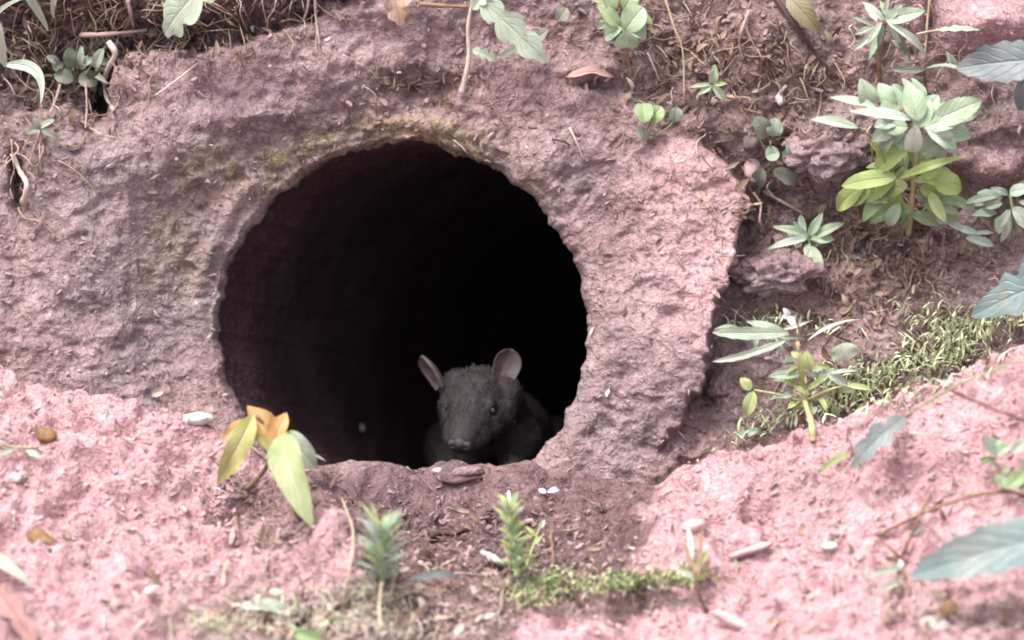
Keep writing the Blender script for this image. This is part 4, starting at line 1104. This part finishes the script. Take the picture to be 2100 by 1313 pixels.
# ------------------------------------------------------------------ pebbles, husks and flakes
G_P = 'loose pebbles and chips'
for nm, lb, mt, px, py, rx, ry, rz, sd_, rot in [
    ('pebble', 'smooth white oval pebble on the mound crest beside the burrow mouth', 'stone_white', 400, 862, 37, 15, 20, 1, .12),
    ('pebble', 'white lumpy chip on the mound at the lower corner next to a brown husk', 'stone_white', 1918, 1284, 30, 17, 14, 2, -.25),
    ('pebble', 'tiny white chip in a dark crack of the pale mound', 'stone_white', 1701, 1121, 17, 8, 8, 3, .1),
    ('pebble', 'white bead-sized pebble under the dry brown forked weed', 'stone_white', 1846, 1160, 9, 12, 8, 4, 0),
    ('pebble', 'small white pebble on the mound below the dry flower head', 'stone_white', 30, 980, 14, 10, 10, 5, 0),
    ('pebble', 'long pinkish chip lying on the pale ledge', 'flake', 1505, 1275, 50, 11, 12, 6, -.42),
    ('pebble', 'thin pink flake standing on the slope of the pale mound', 'flake', 1540, 1128, 44, 8, 14, 7, .3),
    ('pebble', 'cream chip at the mound edge by the run-out', 'flake', 1422, 1078, 24, 12, 10, 8, .3),
    ('pebble', 'pinkish block wedged at the dark edge of the clay slab', 'flake', 1542, 348, 17, 26, 16, 9, 0),
    ('pebble', 'white fleck-sized stone on the dark gallery floor', 'stone_white', 742, 878, 5, 9, 5, 10, 0),
    ('pebble', 'dark round pebble among the grey coin-shaped leaves', 'stone_dark', 1540, 292, 20, 20, 14, 11, 0),
    ('pebble', 'pale stone chip beside the chickweed sprig on the bank', 'stone_white', 1600, 203, 10, 15, 9, 12, .3),
    ('pebble', 'grey-white pebble just under the snout on the burrow lip', 'flake', 898, 966, 12, 7, 10, 14, 0),
    ('pebble', 'cream chip beside the foot of the upright yellow-green shoot', 'stone_white', 1010, 1146, 26, 9, 9, 16, -.5)]:
    stone(nm, lb, mt, px, py, rx, ry, rz, sd_, 'pebble', G_P, rot=rot)
stone('clod', 'large grey weathered clod between the clay slab and the mint sprout', 'soil', 1586, 560, 86, 46, 50, 31, 'clod', None, -.022, .05, .34, 5)
stone('clod', 'broad grey-brown clod of earth under the narrow leaf of the bushy plant', 'soil', 1706, 300, 96, 60, 50, 32, 'clod', None, -.026, .1, .4, 5)
stone('clod', 'small pinkish clod at the foot of the clay slab', 'soil', 1480, 790, 26, 24, 22, 33, 'clod', None, -.006, 0, .35, 4)
stone('clod', 'earth clod under the wilting yellow sprig', 'soil', 500, 1012, 40, 24, 24, 34, 'clod', None, -.01, -.2, .4, 5)
stone('clod', 'crumbled soil lump in front of the rat', 'soil', 950, 968, 44, 12, 20, 35, 'clod', None, -.012, .05, .2, 3)
stone('husk', 'brown seed husk with a dark hollow on the mound beside the dry flower head', 'nut', 95, 893, 22, 16, 14, 41, 'husk', None, .004, -.2)
stone('husk', 'brown husk standing beside the white lumpy chip', 'nut', 1946, 1255, 19, 24, 14, 42, 'husk', None, .004, -.2)
stone('husk', 'small brown seed lying on the pale slope above the long pinkish chip', 'nut', 1592, 1278, 22, 9, 9, 43, 'husk', None, .003, .1)
stone('husk', 'flat brown scrap on the mound face below the white pebble', 'nut', 85, 1108, 30, 17, 10, 44, 'husk', None, .0, -.3, .4)

# ------------------------------------------------------------------ roots, twigs and straws
G_R = 'roots, twigs and straws'
for nm, lb, mt, pts, r0, r1, cat in [
    ('root', 'pale bent root hanging at the edge of the dark topsoil notch', 'root_pale', [(222, 85, .04), (236, 112, .05), (218, 150, .045), (216, 190, .03), (232, 225, .012)], 7, 4, 'root'),
    ('root', 'long straight straw-pale rootlet crossing below the clover leaves', 'root_mid', [(132, 145, .03), (110, 215, .03), (80, 275, .02), (60, 335, .01)], 3, 2, 'root'),
    ('root', 'hair-thin root hanging in the dark notch', 'root_mid', [(176, 170, .05), (178, 220, .06), (175, 262, .03)], 2.4, 1.8, 'root'),
    ('root', 'level brownish root under the ledge of topsoil', 'root_mid', [(165, 72, .03), (220, 70, .035), (300, 62, .02)], 5, 3.5, 'root'),
    ('root', 'thick pale root stub curling out of the bank over a dark crack', 'root_pale', [(25, 315, .0), (40, 350, .03), (55, 380, .04), (47, 418, .015)], 5, 7, 'root'),
    ('root', 'forked pale rootlet rising in the topsoil by the lobed leaf', 'root_mid', [(262, 0, .03), (268, 30, .035), (275, 62, .01)], 4.5, 3, 'root'),
    ('straw', 'thin straw lying slantwise on the smooth clay face', 'root_pale', [(405, 130, .008), (365, 162, .01), (318, 196, .006)], 2.2, 1.6, 'straw'),
    ('root', 'thin upright rootlet at the top over the smooth clay', 'root_pale', [(634, -10, .03), (630, 20, .03), (622, 42, .01)], 3, 2.2, 'root'),
    ('root', 'second thin rootlet beside the upright one, reaching lower', 'root_pale', [(646, -10, .03), (648, 40, .025), (656, 95, .006)], 3, 1.8, 'root'),
    ('twig', 'brown twig lying along the top above the jagged plant', 'stem_brown', [(860, 8, .03), (910, 12, .03), (960, 14, .03)], 5, 3, 'twig'),
    ('straw', 'yellow stalk hanging down the bank past the red-brown dead leaf', 'straw', [(1362, -10, .05), (1382, 55, .05), (1400, 105, .04), (1403, 205, .01)], 2.8, 1.8, 'straw'),
    ('twig', 'dark slanting twig pressed into the bank near the olive leaf', 'root_dark', [(1588, -8, .02), (1625, 45, .02), (1668, 105, .018), (1718, 162, .008)], 6.5, 4, 'twig'),
    ('root', 'bent pale rootlet in the brown soil above the chickweed sprig', 'root_mid', [(1536, 22, .025), (1522, 60, .03), (1516, 90, .02), (1524, 122, .008)], 3.6, 2.4, 'root'),
    ('straw', 'short pale straw on the bank below the bright green tuft', 'root_pale', [(1328, 108, .012), (1342, 140, .014), (1352, 166, .006)], 2.4, 1.6, 'straw'),
    ('straw', 'pale straw stuck upright on the clay above the opening', 'root_pale', [(1168, 262, .01), (1184, 295, .014), (1196, 328, .006)], 2.4, 1.8, 'straw'),
    ('twig', 'thin dark twig end poking from the clay above the opening', 'root_dark', [(1132, 286, .008), (1155, 290, .012), (1168, 298, .004)], 2.6, 1.8, 'twig'),
    ('root', 'dark root loop in the shadow beside the clay slab', 'root_mid', [(1545, 395, .02), (1560, 420, .04), (1558, 455, .04), (1570, 480, .01)], 3, 2, 'root'),
    ('twig', 'pale root running along the soil above the mint sprout', 'root_mid', [(1565, 392, .012), (1605, 415, .016), (1650, 440, .006)], 4, 2.6, 'twig'),
    ('straw', 'pale stalk standing before the silvery leaf at the top', 'straw', [(1908, -10, .05), (1902, 40, .05), (1898, 100, .03), (1892, 130, .01)], 2.8, 2, 'straw'),
    ('straw', 'upright white splinter on the bright mound', 'stone_white', [(212, 1303, .0), (213, 1282, .014), (213, 1262, .024)], 2.6, 2.2, 'straw'),
    ('straw', 'second upright white splinter near the photo edge on the bright mound', 'stone_white', [(28, 1082, .0), (29, 1064, .012), (30, 1048, .02)], 2.8, 2.2, 'straw'),
    ('twig', 'dark crooked bark sliver lying in the run-out', 'root_dark', [(882, 1100, .006), (905, 1092, .012), (930, 1094, .010), (960, 1084, .008)], 7, 4, 'twig'),
    ('twig', 'dark red-brown sliver half buried on the burrow lip', 'root_dark', [(905, 985, .004), (935, 990, .008), (968, 982, .008), (990, 980, .003)], 5, 3, 'twig'),
    ('twig', 'dark stub of twig beside the green ground cover', 'root_dark', [(1180, 1215, .03), (1186, 1232, .02), (1200, 1246, .004)], 4.5, 3.5, 'twig'),
    ('twig', 'bare dark stem standing in the run-out behind the green ground cover', 'stem_brown', [(1130, 1185, .0), (1134, 1140, .03), (1128, 1085, .05)], 2.8, 1.8, 'twig'),
    ('straw', 'pink straw lying slantwise in the run-out litter', 'root_mid', [(888, 1170, .008), (915, 1156, .014), (935, 1146, .01)], 4, 3, 'straw'),
    ('straw', 'bent dry grass stalk rising from the litter by the spiky tuft', 'straw', [(700, 1250, .0), (716, 1170, .05), (724, 1090, .08), (700, 1020, .10)], 2.8, 1.6, 'straw'),
    ('straw', 'dry stalk standing under the spiky tuft', 'straw', [(780, 1290, .0), (778, 1240, .03), (783, 1195, .03)], 3.6, 3, 'straw')]:
    strand(nm, lb, mt, pts, r0, r1, cat, G_R)

# ------------------------------------------------------------------ uncountable: crumbs, litter, moss
def density(px, py):
    return 1.0

def in_hole(px, py):
    return math.hypot(px - 825, py - 675) < 386 and py < 958

def scatter_crumbs():
    import bmesh
    bm = bmesh.new(); bmesh.ops.create_icosphere(bm, subdivisions=1, radius=1)
    sv = np.array([q.co[:] for q in bm.verts]); sf = np.array([[q.index for q in f.verts] for f in bm.faces]); bm.free()
    VV, FF, TT = [], [], []
    def put(px, py, size, tone):
        v = sv * (1 + .5 * rs.uniform(-1, 1, len(sv)))[:, None] * np.array([rs.uniform(.9, 2.2), rs.uniform(.4, .9), rs.uniform(.4, .8)]) * size
        a = rs.uniform(0, 6.28); c, s = math.cos(a), math.sin(a)
        v = v[:, 0][:, None] * (X * c + U * s) + v[:, 1][:, None] * (U * c - X * s) + v[:, 2][:, None] * F
        FF.append(sf + len(VV) * len(sv)); VV.append(v + at(px, py, size * .25)); TT.append(np.full(len(sv), tone))
    n = 0
    while n < 6000:
        px, py = rs.uniform(-60, 2160), rs.uniform(-40, 1330)
        if in_hole(px, py): continue
        z = rs.random()
        mound = (py > np.interp(px, [0, 430, 650, 760, 1290, 1380, 1700, 2100], [765, 880, 985, 1110, 1110, 972, 850, 690]))
        size = .0018 + .0040 * rs.random() ** 3 + (.005 * rs.random() if rs.random() < .04 else 0)
        if not mound and rs.random() < .62: continue
        tone = np.clip(rs.normal(.74 if mound else .50, .13), 0, .93)
        if rs.random() < .02: tone = 1.0
        put(px, py, size, tone); n += 1
    for cx, cy, sx, sy, k, tn in [(1000, 1130, 160, 60, 500, .32), (1800, 540, 160, 90, 300, .3), (150, 150, 110, 80, 200, .22), (720, 1260, 220, 40, 260, .5), (1980, 1260, 120, 40, 160, .35), (560, 1040, 70, 50, 160, .3), (1480, 120, 160, 90, 220, .35)]:
        for _ in range(k):
            px, py = rs.normal(cx, sx), rs.normal(cy, sy)
            if in_hole(px, py): continue
            put(px, py, .0025 + .005 * rs.random() ** 2, np.clip(rs.normal(tn + .08, .15), 0, 1))
    o = mk('soil_crumbs', np.vstack(VV), np.vstack(FF), M['crumb'], attrs=dict(tone=np.concatenate(TT)), smooth=False)
    return tag(o, 'loose crumbs of pink and brown soil over bank and mounds', 'soil', kind='stuff')
scatter_crumbs()

def scatter_litter():
    VV, FF, TT = [], [], []
    def put(v, f, tone):
        o = sum(len(x) for x in VV) if False else put.n
        VV.append(np.asarray(v)); FF.extend([tuple(i + o for i in q) for q in f]); TT.append(np.full(len(v), tone)); put.n += len(v)
    put.n = 0
    zones = [(1800, 540, 150, 85, 260, .32), (1480, 120, 190, 100, 190, .45), (600, 1270, 170, 45, 380, .9), (960, 1160, 120, 60, 120, .35), (150, 100, 120, 80, 130, .35), (1620, 250, 90, 110, 90, .45),
             (850, 180, 80, 30, 60, .35), (1980, 1265, 120, 40, 80, .5), (1550, 430, 30, 60, 40, .3), (1900, 660, 120, 60, 90, .45), (300, 60, 180, 50, 90, .35), (570, 1050, 60, 45, 60, .25), 
             (1800, 1080, 260, 110, 90, .6), (250, 1080, 240, 140, 90, .6), (1120, 1230, 130, 30, 60, .7), (1330, 80, 100, 70, 70, .5)]
    for cx, cy, sx, sy, k, tn in zones:
        for _ in range(k):
            px, py = rs.normal(cx, sx), rs.normal(cy, sy)
            if in_hole(px, py) or not (-80 < px < 2180 and -60 < py < 1340): continue
            a = rs.uniform(0, math.pi); l = rs.uniform(.012, .045); tone = float(np.clip(rs.normal(tn, .18), 0, 1))
            b = at(px, py, .004)
            dr = X * math.cos(a) + U * math.sin(a) - F * rs.uniform(-.1, .35)
            if rs.random() < .72:
                v, f, u = tube([b - dr * l / 2, b + rs.normal(0, .0035, 3) - F * .006, b + dr * l / 2], .0016 * rs.uniform(.6, 1.4), .001, 5, 4)
            else:
                v, f, u = leaf_mesh(b, b + dr * l * .8, l * rs.uniform(.3, .6), 'ovate', curl=rs.uniform(-.2, .3), roll=rs.uniform(-.8, .8), n=7, m=2)
            put(v, f, tone)
    for cx, cy, sx, sy, k, tn in [(130, 110, 110, 90, 90, .6), (330, 50, 130, 40, 80, .6), (560, 40, 90, 30, 30, .55), (60, 330, 60, 90, 26, .6), (1450, 110, 150, 90, 44, .62), (1850, 160, 150, 90, 30, .6), (1600, 420, 70, 70, 22, .55), (1800, 560, 150, 80, 50, .5), (600, 1260, 150, 40, 46, .9), (1850, 1190, 160, 60, 20, .65), (1660, 860, 80, 30, 16, .7), (550, 1060, 50, 40, 22, .45)]:
        for _ in range(k):
            px, py = rs.normal(cx, sx), rs.normal(cy, sy)
            a = rs.choice([-1.5, -1.2, .3, 1.0, 1.6]) + rs.normal(0, .5); l = rs.uniform(30, 95)
            pts = [(px + l * t * math.cos(a) + rs.normal(0, l * .09), py + l * t * math.sin(a) + rs.normal(0, l * .09), .004 + .03 * math.sin(t * 3.1) * rs.random()) for t in (0, .33, .66, 1)]
            if any(in_hole(x, y) or not (-80 < x < 2180 and -60 < y < 1340) for x, y, z in pts): continue
            ds = [surf(x, y) for x, y, z in pts]
            if max(ds) - min(ds) > .09: continue
            v, f, u = tube([at(*q) for q in pts], .0017 * rs.uniform(.6, 1.3), .0009, 5, 9)
            put(v, f, float(np.clip(rs.normal(tn, .15), 0, 1)))
    o = mk('dry_litter', np.vstack(VV), FF, M['litter'], attrs=dict(tone=np.concatenate(TT)))
    return tag(o, 'dry grass bits and leaf scraps strewn on the soil', 'litter', kind='stuff')
scatter_litter()

def moss_patch(name, label, mat, zones, lmin, lmax, wid, rise):
    VV, FF, UU = [], [], []
    n = 0
    for cx, cy, sx, sy, k, ang in zones:
        for _ in range(k):
            gx, gy = rs.normal(0, sx), rs.normal(0, sy)
            px = cx + gx * math.cos(ang) - gy * math.sin(ang); py = cy + gx * math.sin(ang) + gy * math.cos(ang)
            if px > 2170: continue
            b = at(px, py, rs.uniform(0, rise) * .4)
            dr = U * rs.uniform(.2, 1.0) + X * rs.uniform(-.9, .9) - F * rs.uniform(0, .9)
            dr /= np.linalg.norm(dr); l = rs.uniform(lmin, lmax)
            v, f, u = leaf_mesh(b, b + dr * l, wid * rs.uniform(.7, 1.3), 'ovate', curl=rs.uniform(0, .2), face=U - F * .4, n=5, m=1)
            VV += v; FF += [tuple(i + n for i in q) for q in f]; UU += u; n += len(v)
    o = mk(name, VV, FF, M[mat], uv=UU)
    return tag(o, label, 'moss', kind='stuff')
moss_patch('grey_moss', 'grey-green mossy ground cover between the tall sprig and the bright mound', 'moss_grey', [(1850, 775, 80, 32, 400, -.35), (1740, 800, 56, 26, 210, -.3), (1960, 725, 40, 24, 150, -.4), (1935, 672, 50, 24, 200, .1), (2055, 668, 50, 16, 120, -.2), (1680, 840, 60, 18, 90, -.3), (1560, 885, 40, 8, 80, -.4), (1590, 670, 50, 12, 90, .1)], .012, .036, .008, .07)
moss_patch('ground_cover', 'creeping green ground cover strip along the pale ledge in the run-out', 'moss', [(1120, 1200, 40, 17, 280, 0), (1220, 1202, 60, 12, 270, 0), (1340, 1192, 60, 11, 230, -.05), (1430, 1182, 26, 11, 80, 0), (1085, 1225, 26, 12, 130, 0), (1250, 1188, 120, 18, 120, 0)], .007, .019, .008, .02)
moss_patch('dry_moss', 'brownish dry grass and moss in the litter at the bottom edge', 'moss_grey', [(560, 1285, 110, 22, 220, 0), (780, 1240, 50, 36, 130, 0), (440, 1295, 30, 14, 60, 0)], .014, .040, .004, .02)
